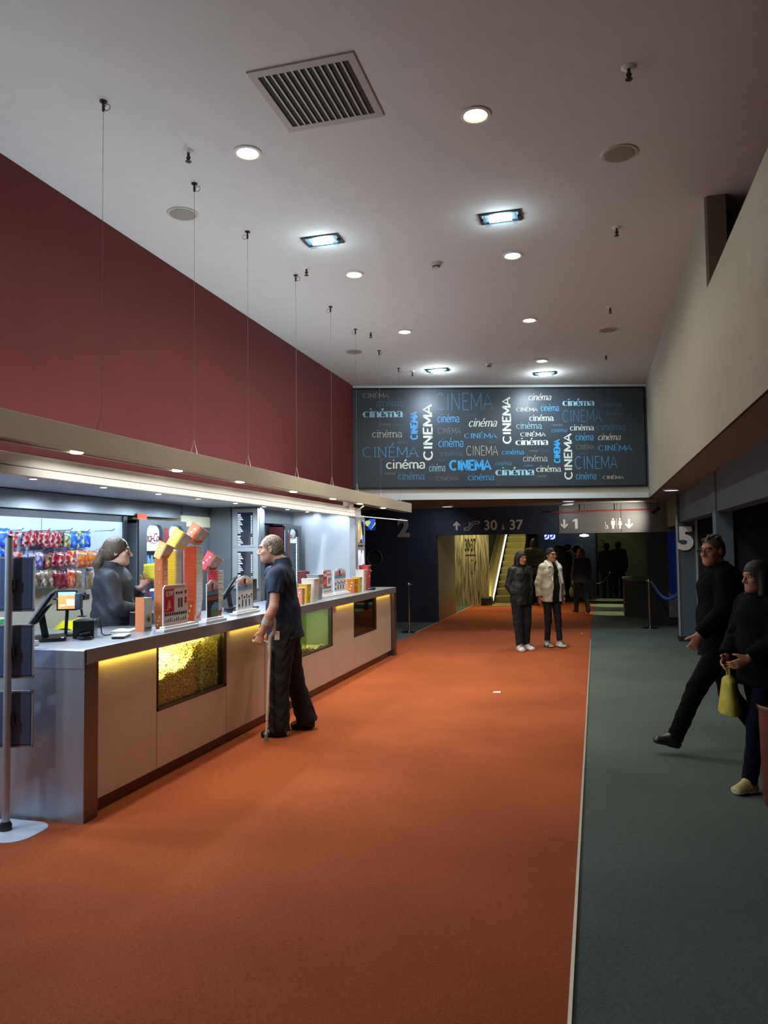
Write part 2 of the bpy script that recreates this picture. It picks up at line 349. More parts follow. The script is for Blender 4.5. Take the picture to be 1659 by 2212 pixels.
def word_geo(s,thick,thin,serif=0,slant=0,gap=0.):
    """returns quads of a stroked word in glyph units, baseline 0"""
    qs=[];x=0
    for ch in s:
        adv,st,sf=GL[ch]
        for pl in st:
            P=np.array(pl,float);n=len(P);ds=[]
            for i in range(n):
                d=P[min(i+1,n-1)]-P[max(i-1,0)]; ds.append(d/(np.hypot(*d)+1e-9))
            if n>3 and ch in 'NMA' or (n==4 and ch in 'EÉ'):
                segs=[(P[i],P[i+1]) for i in range(n-1)]
                for a,b in segs:
                    d=(b-a)/np.hypot(*(b-a));w=(thin+(thick-thin)*abs(d[1])**2)/2
                    nn=np.array([-d[1],d[0]])*w; e=d*w*.5
                    qs.append([a+nn-e,a-nn-e,b-nn+e,b+nn+e])
                qs=[q for q in qs]
                for j in range(-len(segs),0): qs[j]=[p+np.array([x,0]) if True else p for p in qs[j]]
                continue
            L=[];Rr=[]
            for i in range(n):
                d=ds[i];w=(thin+(thick-thin)*abs(d[1])**2)/2;nn=np.array([-d[1],d[0]])*w
                L.append(P[i]+nn);Rr.append(P[i]-nn)
            for i in range(n-1): qs.append([q+np.array([x,0]) for q in(L[i],Rr[i],Rr[i+1],L[i+1])])
        if serif:
            for sx,sy in sf:
                yy=thin*.5 if sy==0 else 1-thin*.5
                qs.append([np.array(p) for p in((x+sx-serif,yy+thin*.5),(x+sx-serif,yy-thin*.5),(x+sx+serif,yy-thin*.5),(x+sx+serif,yy+thin*.5))])
        x+=adv+gap
    if slant: qs=[[np.array([p[0]+slant*p[1],p[1]]) for p in q] for q in qs]
    return qs
STY={'thin':(.05,.05,0,0),'thins':(.05,.045,.09,0),'med':(.12,.1,0,0),'bold':(.2,.17,0,0),'heavy':(.27,.2,0,0),'fat':(.3,.05,.16,0),'mono':(.09,.085,.13,0),'serif':(.13,.06,.13,0),
 'slab':(.17,.1,.16,0),'ital':(.09,.075,0,.25),'script':(.18,.1,0,.28),'cond':(.14,.12,0,0),'tiny':(.09,.07,0,.12)}
LC={'w':'e3ecdc','c':'d8d2bf','g':'9a968a','lb':'9fd0dd','b':'57a9dc','sb':'43b4f4','db':'52809f','dd':'666f74'}
for k,v in LC.items(): M('lettering_'+k,v,.45,spec=.3,emit=0)
r1,r2=(740,820),(1060,820); kz=340/1659.
WORDS=[(1,'CINÉMA','serif','g',212,125,492,192),(1,'cinéma','mono','db',355,205,640,280),(1,'cinéma','ital','db',682,190,885,240),(1,'cinéma','fat','lb',212,300,638,398),
(1,'CINEMA','thin','db',978,140,1582,322),(1,'CINEMA','heavy','b',710,332,795,635,1),(1,'CINEMA','bold','w',845,258,950,852,1),(1,'cinéma','cond','b',1000,360,1228,452),(1,'cinema','tiny','dd',1300,358,1418,384),
(1,'cinéma','script','w',1330,405,1630,497),(1,'cinema','tiny','g',400,455,508,486),(1,'cinéma','tiny','db',533,458,648,488),(1,'cinéma','mono','c',312,530,630,608),(1,'CINEMA','thin','g',1005,508,1245,570),
(1,'CINÉMA','serif','b',1282,545,1630,618),(1,'cinéma','tiny','db',578,640,678,672),(1,'cinéma','cond','b',1010,615,1272,712),(1,'cinéma','tiny','db',1530,642,1625,672),(1,'CINÉMA','thins','b',212,665,805,820),
(1,'cinéma','mono','db',1035,750,1270,805),(1,'CINEMA','thin','c',1305,697,1638,800),(1,'cinéma','cond','db',390,838,418,1002,1),(1,'cinéma','bold','w',458,838,868,942),(1,'cinéma','tiny','db',985,835,1080,862),
(1,'cinéma','cond','lb',912,885,1082,968),(1,'CINEMA','heavy','sb',1122,842,1572,962),(1,'cinema','tiny','g',435,972,552,1002),(1,'cinéma','mono','b',585,978,865,1052),(1,'CINÉMA','thin','g',985,1005,1225,1062),
(1,'cinéma','med','sb',1322,990,1595,1062),
(2,'CINEMA','bold','w',120,182,215,678,1),(2,'cinéma','script','c',395,145,640,218),(2,'cinéma','tiny','db',395,235,490,258),(2,'CINÉMA','serif','c',268,280,498,335),(2,'cinéma','cond','b',528,258,718,332),
(2,'cinéma','fat','lb',755,198,1095,276),(2,'cinéma','ital','db',1158,235,1378,285),(2,'cinéma','slab','w',405,368,665,435),(2,'CINEMA','thin','db',755,318,1170,447),(2,'cinéma','ital','db',1218,340,1385,378),
(2,'cinéma','mono','lb',270,448,540,518),(2,'cinema','tiny','g',640,462,758,490),(2,'cinéma','ital','b',640,508,805,555),(2,'cinéma','slab','w',835,472,1090,535),(2,'cinéma','ital','db',1118,455,1420,532),
(2,'CINÉMA','serif','w',312,540,582,600),(2,'cinéma','fat','w',260,612,608,690),(2,'CINEMA','heavy','sb',662,628,735,880,1),(2,'CINEMA','bold','w',770,565,860,1055,1),(2,'cinéma','cond','b',895,562,1082,642),
(2,'cinéma','script','c',1130,565,1372,638),(2,'CINEMA','thin','g',902,685,1095,738),(2,'CINÉMA','serif','b',1132,668,1495,750),(2,'cinéma','med','sb',118,735,348,790),(2,'cinema','tiny','g',402,735,498,762),
(2,'cinéma','tiny','db',520,738,610,762),(2,'cinéma','tiny','db',930,765,1022,790),(2,'cinéma','mono','c',340,792,600,862),(2,'CINEMA','thin','b',888,805,1335,942),(2,'cinéma','ital','b',52,858,218,905),
(2,'cinéma','tiny','b',350,888,445,918),(2,'cinéma','fat','lb',48,918,462,1010),(2,'cinéma','slab','w',480,905,742,972),(2,'cinema','tiny','g',485,1000,580,1028),(2,'cinéma','cond','b',898,972,1112,1052),(2,'CINÉMA','serif','c',1180,1000,1405,1048)]
def onB(x,y):
    d=ray(x,y);p0=np.array(bp(0,.04));t=((p0-CAMP[:2])@BN)/(d[:2]@BN);P=CAMP+d*t;return (P[:2]-B0)@BU,P[2]
lift=.001
for w in WORDS:
    rr=r1 if w[0]==1 else r2
    cxp,cyp=rr[0]+(w[4]+w[6])/2*kz,rr[1]+(w[5]+w[7])/2*kz; hw,hh=(w[6]-w[4])/2*kz,(w[7]-w[5])/2*kz
    sa=onB(cxp-hw,cyp)[0];sb=onB(cxp+hw,cyp)[0];za=onB(cxp,cyp+hh)[1];zb=onB(cxp,cyp-hh)[1]
    vert=len(w)>8; th,tn,sf,sl_=STY[w[2]]
    qs=word_geo(w[1],th,tn,sf,sl_)
    A=np.array([p for q in qs for p in q]);lo,hi=A.min(0),A.max(0)
    mb=MB()
    for q in qs:
        pts=[]
        for p in q:
            u,v=(p-lo)/(hi-lo)
            if vert: u,v=1-v,u
            pts.append((sa+u*(sb-sa),za+v*(zb-za)))
        o=[(*bp(a,.0415),z) for a,z in pts]
        mb.add(o,[(0,1,2,3)])
    ob=mb.build('lettering',MATS['lettering_'+w[3]],board)
    sd=ob.modifiers.new('th','SOLIDIFY'); sd.thickness=.003; sd.offset=0
# ================================================================ SIGNS ON THE FRONT WALL
sgn=M('sign_white','cfcbc0',.5,spec=.3); sgd=M('sign_grey','b8b5af',.5,spec=.3)
def signrow(name,label,fn,mt):
    t=T(name,label,'sign',fn['o']); return t
YF=YH-.004
def arrow(mb,x,z,h,up):
    s=1 if up else -1; w=h*.42;t=h*.11
    o=(x,YF,z)
    P=lambda q:[(a,b*s) for a,b in q]
    mb.plate(P([(-t,-h/2),(t,-h/2),(t,h*.42),(-t,h*.42)]),o,(1,0,0),(0,0,1),.0055)
    mb.plate(P([(0,h/2),(w,h*.06),(w-t*1.3,-h*.06),(0,h*.28)]),o,(1,0,0),(0,0,1),.0045)
    mb.plate(P([(0,h/2),(-w,h*.06),(-w+t*1.3,-h*.06),(0,h*.28)]),o,(1,0,0),(0,0,1),.004)
t=T('direction_sign','grey arrow, escalator symbol and 30 à 37 on the dark header above the escalator','sign',(-2.2,YF,2.0))
mb=MB();arrow(mb,-2.97,2.15,.2,True);mb.build('arrow',sgd,t)
mb=MB();pl=[(-2.78,2.06),(-2.72,2.06),(-2.60,2.2),(-2.5,2.2)]
for d in(.0,): 
    for a,b in zip([(-2.80,2.045),(-2.71,2.045),(-2.58,2.185),(-2.47,2.185),(-2.47,2.235),(-2.60,2.235),(-2.73,2.095),(-2.80,2.095)],[(-2.71,2.045),(-2.58,2.185),(-2.47,2.185),(-2.47,2.235),(-2.60,2.235),(-2.73,2.095),(-2.80,2.095),(-2.80,2.045)]):
        mb.cone((a[0],YF,a[1]),(b[0],YF,b[1]),.009,seg=6)
mb.cone((-2.68,YF,2.15),(-2.68,YF,2.24),.009,seg=6); mb.build('escalator_symbol',sgd,t)
text(t,'number_text','30',sgd,(-2.22,YF,2.135),(1,0,0),(0,0,1),.30,off=.02)
text(t,'letter_text','à',sgd,(-1.945,YF,2.10),(1,0,0),(0,0,1),.17,off=.01)
text(t,'number_text','37',sgd,(-1.665,YF,2.135),(1,0,0),(0,0,1),.30,off=.02)
t=T('direction_sign','white down arrow and figure 1 on the lit grey header panel','sign',(-.5,YF,2.0))
mb=MB();arrow(mb,-.64,2.14,.2,False);mb.build('arrow',sgn,t)
MB().plate([(-.03,-.105),(.03,-.105),(.03,.105),(-.035,.105),(-.075,.065),(-.075,.045),(-.03,.06)],(-.39,YF,2.14),(1,0,0),(0,0,1),.004).build('number_text',sgn,t)
t=T('toilet_sign','white wheelchair, man and woman symbols with down arrow on the grey header','sign',(.45,YF,2.0))
mb=MB()
for x,wm in((.36,0),(.50,1)):
    mb.cone((x,YF-.002,2.225),(x,YF+.002,2.225),.022,seg=14)
    if wm: mb.plate([(-.02,.075),(.02,.075),(.045,-.02),(.02,-.02),(.02,-.1),(-.02,-.1),(-.02,-.02),(-.045,-.02)],(x,YF,2.12),(1,0,0),(0,0,1),.004)
    else: mb.plate([(-.042,.075),(.042,.075),(.042,-.02),(.024,-.02),(.024,-.1),(-.024,-.1),(-.024,-.02),(-.042,-.02)],(x,YF,2.12),(1,0,0),(0,0,1),.004)
mb.plate([(-.004,-.105),(.004,-.105),(.004,.105),(-.004,.105)],(.43,YF,2.135),(1,0,0),(0,0,1),.004)
mb.build('figure_symbol',sgn,t)
mb=MB();cc=[(.215+.034*math.cos(a),YF,2.065+.034*math.sin(a)) for a in np.linspace(-2.6,1.2,12)];mb.tube(cc,.008,6)
mb.tube([(.2,YF,2.13),(.205,YF,2.08),(.24,YF,2.075),(.255,YF,2.035),(.27,YF,2.035)],.009,6);mb.ball((.2,YF,2.15),.014);mb.build('wheelchair_symbol',sgn,t)
mb=MB();arrow(mb,.68,2.12,.2,False);mb.build('arrow',sgn,t)
t=T('wall_number','big grey figure 2 on the dark wall past the counter end','sign',(-4.19,YF,1.9)); text(t,'figure',"2",M('number_grey','8f8c8a',.6),(-4.19,YF,2.105),(1,0,0),(0,0,1),.56,ext=.01,off=.04)
t=T('wall_number','big pale figure 5 on the slate pillar on the right','sign',(1.5,14.02,1.56)); text(t,'figure',"5",M('number_pale','dfe3e3',.6),(1.50,14.02,1.755),(1,0,0),(0,0,1),.53,ext=.012,off=.045)
t=tag(MB().lathe([(.155,0),(.2,0),(.2,.02),(.185,.03),(.17,.03),(.155,.02)],(0,0,0),28).build('porthole_ring',M('dull_bronze_ring','5d5a50',.4,.6),world=False,smooth=True),'dull round ring of a porthole on the dark wall left of the passage','porthole')
t.location=(-4.88,YF,1.45); t.rotation_euler=(math.radians(90),0,0)
o=T('wall_screen','small lit picture screen high on the dark wall beside the kiosk end','screen',(-4.97,YF,2.08))
MB().box(-5.12,-4.83,YF-.03,YF,2.07,2.35).build('housing',dark,o,bevel=.005)
MB().box(-5.11,-4.84,YF-.034,YF-.03,2.08,2.34).build('picture',Mprint('tv_picture',['10204a','2f58c8','0a0f18','b9c27a','101820','e0e0c0'],9,emit=1.2),o)
# slate pillar carrying the 5
p=T('pillar','slate pillar with big 5 and pale edge strips beside the blue rope','pillar',(1.52,14.13,0))
MB().box(1.36,1.68,14.05,14.25,0.02,ZS).build('shaft',M('slate_pillar_paint','4d5a64',.6,var=.05,scale=4),p,bevel=.006)
MB().box(1.352,1.378,14.035,14.05,0.06,2.2).build('edge_strip',klite,p); MB().box(1.655,1.685,14.035,14.05,.5,2.2).build('edge_strip',klite,p)
MB().box(1.345,1.70,14.02,14.26,0,.09).build('plinth',M('dark_steel','3c4043',.4,.6),p,bevel=.004)
for q in list(COL.objects):
    if q.name.startswith('figure') and q.parent and 'pillar' in q.parent.get('label',''): pass
# red sprinkler pipe along the header
t=T('sprinkler_pipe','thin red pipe on brackets along the top of the passage header','pipe',(.35,YH-.08,2.4))
MB().cone((-.9,YH-.08,2.4),(1.2,YH-.08,2.4),.012,seg=10).build('pipe',M('red_pipe_paint','a5282c',.4),t,smooth=True)
for x in(-.2,.45): MB().cone((x,YH-.08,2.4),(x,YH-.08,ZS),.008,seg=8).build('hanger',M('dark_steel','3c4043'),t)
# ================================================================ CEILING FIXTURES
WARM=(1,.86,.58); COOL=(.74,.92,1.); BLUEW=(.66,.82,1.)
whitem=M('white_enamel','d8d8d4',.4); glowW=M('warm_lamp_glow','fff2c8',.5,emit=14); glowC=M('cool_lamp_glow','f2fbff',.5,emit=12)
chrome=M('chrome','b8bcc0',.15,1.); blk=M('black_plastic','111316',.4,var=.1,scale=30); steel=M('dark_steel','3c4043',.4,.6)
def pz(x,y): return onZ(x,y,ZC)
def downlight(p,label,glow,group,r=.085):
    t=T('downlight',label,'ceiling light',p,group=group)
    MB().lathe([(r,0),(r+.022,-.002),(r+.02,-.01),(r,-.014),(r-.008,-.006)][::-1],p,24).build('trim_ring',whitem,t,smooth=True)
    MB().lathe([(.0,-.012),(r*.7,-.011),(r-.01,-.006)],p,24).build('lamp',glow,t,smooth=True)
    return t
warm=[((535,329),'warm downlight nearest on the left, beside the air vent'),((1027,247),'warm downlight nearest on the right, right of the air vent'),
((765,592),'warm downlight left row, second from the front, past the rectangular lamp'),((1107,551),'warm downlight right row, second from the front, just past the rectangular lamp'),
((874,716),'warm downlight left row, third from the front'),((1143,691),'warm downlight right row, third from the front'),((1170,779),'warm downlight right row, farthest, just before the bright lamp by the board')]
for i,(q,l) in enumerate(warm):
    p=pz(*q); downlight(p,l,glowW,'warm ceiling downlights')
    light('SPOT',(p[0],p[1],p[2]-.05),24 if i<2 else 42,(1,.9,.74),(p[0],p[1],0),.06,172,.5)
    light('SPOT',(p[0],p[1],p[2]-.06),48 if i<2 else 170,WARM,(p[0],p[1]+(.5 if i<2 else .1),0),.07,62 if i<2 else 72,1.0)
def rectlamp(p,label,far=False):
    t=T('rectangular_lamp',label,'ceiling light',p,group='rectangular ceiling lamps')
    x,y,z=p
    f=MB(); 
    for a in((-.19,.19,-.11,-.085),(-.19,.19,.085,.11),(-.19,-.165,-.085,.085),(.165,.19,-.085,.085)): f.box(x+a[0],x+a[1],y+a[2],y+a[3],z-.012,z)
    f.build('frame',steel,t)
    MB().box(x-.15,x+.15,y-.075,y+.075,z-.05,z-.006).build('glass_cover',Mglass('lamp_glass','e8f6ff',.1),t,bevel=.006)
    MB().cone((x-.1,y,z-.028),(x+.1,y,z-.028),.018,seg=12).build('tube',glowC,t,smooth=True)
    b=MB(); b.box(x-.14,x+.14,y-.07,y+.07,z-.004,z); b.build('reflector',whitem,t)
    for s in(-1,1): MB().box(x+s*.165-.01,x+s*.165+.01,y-.02,y+.02,z-.03,z-.01).build('clip',steel,t)
rectlamp(pz(697,518),'rectangular glass ceiling lamp on the left, between the first two warm downlights')
rectlamp(pz(1081,468),'rectangular glass ceiling lamp on the right, between the first two warm downlights')
rectlamp(pz(945,799),'bright cool lamp left of centre close to the cinema board')
rectlamp(pz(1177,806),'bright cool lamp right of centre close to the cinema board')
for q,w in(((697,518),95),((1081,468),130)):
    p=pz(*q); light('SPOT',(p[0],p[1],p[2]-.07),w,COOL,(p[0]-.1,p[1]+3,0),.1,100,1.0); light('POINT',(p[0],p[1],p[2]-.10),5,COOL,size=.06)
for q,w in(((945,799),70),((1177,806),120)):
    p=pz(*q); light('SPOT',(p[0],p[1],p[2]-.07),w,(.82,.94,1),(p[0]+.3,p[1]-.4,0),.1,100,1.0)
for q,tg,w in(((945,799),(-2.6,13.8,3.2),100),((1177,806),(-.75,14.4,3.3),110)):
    p=pz(*q); light('SPOT',(p[0],p[1],p[2]-.07),w,BLUEW,tg,.08,125,.9); light('POINT',(p[0],p[1],p[2]-.11),17,(.85,.95,1),size=.06)
sprk=[((407,327),'brass sprinkler head nearest on the left'),((662,579),'sprinkler head second on the left, beside the warm downlight'),((801,717),'sprinkler head third on the left'),((891,802),'sprinkler head farthest on the left, near the board'),
((1358,145),'sprinkler head nearest on the right, top of the ceiling'),((1332,491),'sprinkler head second on the right'),((1318,663),'sprinkler head third on the right, before the flat speaker'),((1309,766),'sprinkler head farthest on the right')]
brass=M('dull_brass','4a4338',.4,.8)
s0=None
for q,l in sprk:
    p=pz(*q)
    if s0 is None:
        s0=T('ceiling_sprinkler',l,'sprinkler',p,group='ceiling sprinklers')
        MB().lathe([(.012,-.012),(.045,-.004),(.047,0)],p,20).build('escutcheon',whitem,s0,smooth=True)
        b=MB(); b.cone((p[0],p[1],p[2]-.06),p,.011,seg=10); 
        for s in(-1,1): b.tube([(p[0]+s*.004,p[1],p[2]-.03),(p[0]+s*.016,p[1],p[2]-.05),(p[0],p[1],p[2]-.075)],.004,6)
        b.build('nozzle',brass,s0); MB().lathe([(.022,-.082),(.024,-.079),(.006,-.074)],p,14).build('deflector',brass,s0)
    else: dup(s0,p,label=l)
spk=[((1338,331),'flat round ceiling speaker nearest on the right',.135),((395,461),'flat round ceiling speaker on the left above the red wall',.12),((765,759),'flat round ceiling speaker far on the left',.12),((1313,712),'flat round ceiling speaker far on the right',.12)]
p=pz(*spk[0][0]); g0=T('ceiling_speaker',spk[0][1],'speaker',p,group='round ceiling speakers')
MB().lathe([(.10,-.012),(.135,-.010),(.14,0)],p,32).build('rim',M('speaker_rim','bdb9ac',.5),g0,smooth=True); MB().lathe([(.0,-.014),(.06,-.018),(.115,-.013)],p,28).build('grille',M('speaker_grille','8f8b80',.7,var=.3,scale=250),g0,smooth=True)
for q,l,r in spk[1:]: dup(g0,pz(*q),label=l)
p=pz(942,568); d0=T('smoke_detector','white smoke detector in the middle of the ceiling','smoke detector',p,group='smoke detectors')
MB().lathe([(.02,-.06),(.035,-.055),(.04,-.035),(.052,-.03),(.055,0)],p,24).build('housing',M('aged_white_plastic','b5b1a2',.5),d0,smooth=True); MB().lathe([(.041,-.05),(.041,-.038)],p,16).build('vent_slots',steel,d0)
dup(d0,pz(1056,786),label='white smoke detector nearer the cinema board')
# air vent
vx0,vx1,vy0,vy1=-2.06,-1.35,4.25,4.96
V=T('air_vent','large square ceiling vent with dark parallel slats','air vent',((vx0+vx1)/2,(vy0+vy1)/2,ZC))
f=MB()
for a in((vx0,vx1,vy0,vy0+.06),(vx0,vx1,vy1-.06,vy1),(vx0,vx0+.05,vy0+.06,vy1-.06),(vx1-.05,vx1,vy0+.06,vy1-.06)): f.box(*a,ZC-.012,ZC)
f.build('frame',M('vent_frame','aaa6a0',.6),V); MB().box(vx0+.05,vx1-.05,vy0+.06,vy1-.06,ZC-.003,ZC-.001).build('duct_shade',M('vent_shadow','2a2922',.8,var=.2),V)  # dark sheet colours in the shade inside the duct
sm=M('vent_slat','a8a596',.5,.2)
for i in range(12):
    x=vx0+.05+(vx1-vx0-.1)*(i+1)/13
    MB().box(x-.006,x+.006,vy0+.058,vy1-.058,ZC-.012,ZC-.003).build('slat',sm,V)
# cables from the ceiling to the floating beam
CB=[(225,218),(420,396),(535,500),(638,594),(716,662),(767,711),(818,757),(863,795)]
nth=['nearest','second','third','fourth','fifth','sixth','seventh','farthest']
BX0,BX1,BZ0,BZ1=-3.18,-3.05,2.275,2.43
BZT=BZ1+.0
cabm=M('steel_wire','77746c',.5,.3)
for i,q in enumerate(CB):
    p=pz(*q); p[0]=-3.115
    t=T('suspension_cable',f'thin steel cable, {nth[i]} of the row holding the pale beam','cable',(p[0],p[1],ZC),group='beam suspension cables')
    MB().cone((p[0],p[1],BZ1+.12),(p[0],p[1],ZC-.05),.0014,seg=6).build('wire',cabm,t)
    b=MB(); b.cone((p[0],p[1],ZC-.07),(p[0],p[1],ZC),.009,seg=8); b.cone((p[0],p[1],ZC-.008),(p[0],p[1],ZC),.025,seg=10); b.build('anchor',brass,t)
    s=-1 if i in(2,4,5) else 1
    MB().tube([(p[0]+s*(.03+.022*math.cos(a)),p[1]+.0,ZC-.05+.022*math.sin(a)) for a in np.linspace(0,6.1,14)],.0028,5).build('cable_coil',cabm,t)
    b=MB()
    for s in(-1,1): b.cone((p[0],p[1],BZ1+.12),(p[0],p[1]+s*.06,BZ1-.004),.002,seg=5)
    b.build('bridle',cabm,t)
# floating beam
beamm=M('beige_beam_paint','ddd8c4',.6,.05,var=.02,scale=3)
bm=T('light_beam','long beige beam hung on cables above the counter with spot lamps beneath','light beam',((BX0+BX1)/2,7.8,BZ0))
MB().box(BX1-.02,BX1,1.0,12.7,BZ0,BZ1).box(BX0,BX0+.02,1.0,12.7,BZ0,BZ1).box(BX0+.02,BX1-.02,1.0,12.7,BZ0+.03,BZ0+.05).box(BX0+.02,BX1-.02,12.68,12.7,BZ0,BZ1).build('profile',beamm,bm,bevel=.003)
MB().box(BX0+.021,BX1-.021,1.0,12.67,BZ0+.005,BZ0+.012).build('light_channel',M('channel_metal','6d6a66',.3,.8),bm)
hot=M('spot_lamp_glow','fff4dc',.5,emit=5)
by=[onX(q[0],q[1],-3.1)[1] for q in((170,988),(387,1023),(522,1043),(637,1064),(722,1077),(780,1085),(830,1094))]
for i,y in enumerate(by):
    light('SPOT',(-3.115,y,BZ0-.02),34,(1,.95,.9),(-2.0,y,0),.04,84,.9)
    MB().lathe([(.035,.0),(.04,.004),(.04,.012)],(-3.115,y,BZ0-.006),16).build('spot_lamp',hot,bm,smooth=True)
light('AREA',(-3.115,8.2,BZ0-.012),40,(1,.95,.9),(-2.85,8.2,0),.05,sy=8.8,spread=158)
light('AREA',(-3.115,8.6,BZ1+.01),24,(.82,.92,1),(-3.2,8.6,5),.1,sy=7.6)  # added uplight on the beam top, brightens the far ceiling
MB().cone((-3.3,10.5,2.13),(-3.1,12.6,2.13),.008,seg=8).build('conduit',whitem,bm)
# ================================================================ CANOPY
can=T('canopy_fascia','pale two-band fascia of the canopy over the snack counter','canopy',(-3.29,6,2.11))
cm=M('canopy_fascia_paint','e2e3dc',.5,.1,var=.02,scale=3)
MB().box(-3.32,-3.26,1.5,10.15,2.165,2.24).build('upper_band',cm,can,bevel=.003); MB().box(-3.32,-3.255,1.5,10.15,2.11,2.16).build('lower_band',cm,can,bevel=.003)
MB().box(-3.36,-3.25,10.15,10.40,2.10,2.24).build('end_cap',klite,can,bevel=.004)
MB().box(-3.3,-3.2,9.75,9.9,2.24,2.33).tube([(-3.2,9.8,2.3),(-3.1,9.85,2.31),(-3.08,10.0,2.25),(-3.2,10.1,2.2)],.008,6).build('junction_box',whitem,can)
# spots under the canopy
cs=[(-900,960),(-520,990),(-260,1010),(-90,1022),(20,1035),(180,1053),(305,1067),(405,1077),(475,1087),(553,1094),(608,1100),(658,1106),(720,1114)]  # first four are unseen, row carried on to light the sign stand
for i,q in enumerate(cs):
    p=onZ(*q,2.205); p[0]=max(p[0],-4.0) if i<12 else -3.6
    p[1]=min(p[1],10.2)
    t=T('canopy_spotlight',f'small white spot recessed under the counter canopy, {["outermost","next to outermost","first","second before the frame edge","nearest","second","third","fourth","fifth","sixth","seventh","eighth","farthest"][i]} of the row','ceiling light',p,group='spots under the counter canopy')
    MB().lathe([(.026,-.008),(.036,-.007),(.038,0)],p,20).build('trim_ring',whitem,t,smooth=True); MB().lathe([(0,-.011),(.025,-.009)],p,16).build('lamp',glowC,t)
    light('SPOT',(p[0],p[1],2.17),(42 if i<10 else 5),BLUEW,(p[0],p[1],0),.05,179,.25)
for a,b,n in((3.6,4.3,'above the till with the lit display'),(6.3,7.1,'above the red cup stacks'),(8.9,9.6,'above the counter beyond the menu screens')):
    t=T('canopy_vent','narrow dark slot grille under the canopy '+n,'air vent',(-3.9,(a+b)/2,2.205))
    MB().box(-4.0,-3.97,a,b,2.199,2.205).box(-3.92,-3.89,a,b,2.199,2.205).build('slot',steel,t)
# steel shutter box over the back displays
sh=T('shutter_box','brushed steel roller shutter housing above the snack display','shutter',(-4.83,5,2.03))
MB().box(-4.95,-4.76,1.6,8.70,2.035,2.2).build('housing',M('brushed_steel_dark','7d8286',.3,.75,var=.1,scale=8,stretch=(1,.2,8)),sh,bevel=.006)
MB().box(-4.97,-4.80,1.6,6.98,1.965,2.03).build('bottom_rail',steel,sh)
# added lamp gutter, unseen on the canopy top, to cool the ceiling
up=T('added_uplight_gutter','long added lamp gutter, unseen on top of the canopy, washing the ceiling','light',(-3.8,6,2.26))
MB().box(-3.9,-3.7,1.5,10.2,2.243,2.262).box(-3.9,-3.89,1.5,10.2,2.262,2.30).box(-3.71,-3.7,1.5,10.2,2.262,2.30).build('gutter',steel,up)
light('AREA',(-3.8,5.8,2.31),58,(.80,.90,1.),(-3.65,5.8,4.7),.16,sy=8.5)
# ================================================================ COUNTER
CT=1.055
sst=M('brushed_steel','b2bac6',.36,.55,var=.07,scale=14,stretch=(1,1,.15)); sstop=M('counter_steel','a2a8b0',.33,.55,var=.06,scale=9)
panm=M('counter_panel','d4cabd',.42,.1,var=.03,scale=5)
kickm=M('kick_plate','6a5147',.35,.6,var=.06)
ctr=T('service_counter','long steel snack counter with beige panels and lit popcorn windows','counter',(-3.45,7.75,0))
MB().box(-3.80,-3.03,4.0,11.5,.965,CT).build('worktop',sstop,ctr,bevel=.004)
MB().box(-3.8,-3.03,3.995,4.02,.935,1.05).build('end_lip',sst,ctr,bevel=.004)
MB().box(-3.8,-3.031,3.998,4.12,0,.965).build('end_panel',sst,ctr)
MB().box(-3.12,-3.03,4.0,4.135,0,.965).build('corner_post',M('corner_steel','75716f',.3,.85,var=.05,scale=10,stretch=(1,1,.2)),ctr,bevel=.003)
MB().box(-3.12,-3.03,11.37,11.5,0,.965).build('corner_post',MATS['corner_steel'],ctr,bevel=.003)
MB().box(-3.72,-3.1,11.4,11.48,0,.965).build('end_panel',sst,ctr)
ys=[(4.14,4.87),(5.94,6.72),(6.725,7.53),(8.67,9.5),(10.56,11.36)]
for a,b in ys: MB().box(-3.12,-3.08,a+.003,b-.003,.09,.965).build('front_panel',panm,ctr,bevel=.002)
for a,b in((4.87,5.94),(7.53,8.67),(9.5,10.56)): MB().box(-3.12,-3.08,a+.003,b-.003,.09,.495).build('front_panel',panm,ctr,bevel=.002)
MB().box(-3.16,-3.10,4.13,11.37,0,.088).build('kick_plate',kickm,ctr)
ledY=M('amber_led','d7b23a',.5,emit=.8,ehx='ffc020'); ledW=M('white_led','e6eeff',.5,emit=2.2,ehx='cfe0ff')
MB().box(-3.079,-3.07,4.14,5.95,.960,.9645).build('led_strip',ledY,ctr); MB().box(-3.079,-3.07,5.95,7.5,.960,.9645).build('led_strip',ledY,ctr)
MB().box(-3.079,-3.07,7.5,8.7,.960,.9645).build('led_strip',ledW,ctr); MB().box(-3.079,-3.07,8.75,11.37,.960,.9645).build('led_strip',ledY,ctr)
for y0,y1,c,w in((4.2,5.9,(1,.70,.12),1.5),(6,7.4,(1,.70,.12),.9),(7.5,8.6,(.75,.85,1),1.2),(8.8,11.3,(1,.70,.12),1.5)):
    light('AREA',(-3.058,(y0+y1)/2,.955),w,c,(-3.09,(y0+y1)/2,0),.015,sy=y1-y0)
wfr=M('window_frame_steel','5a5850',.3,.8)
inY=M('popcorn_bin_lining','b0ab62',.5,.2,var=.1,scale=4); inG=M('green_bin_lining','a2ad84',.45,.15,var=.12,scale=3); inD=M('dark_bin_lining','2e2826',.3,.3)
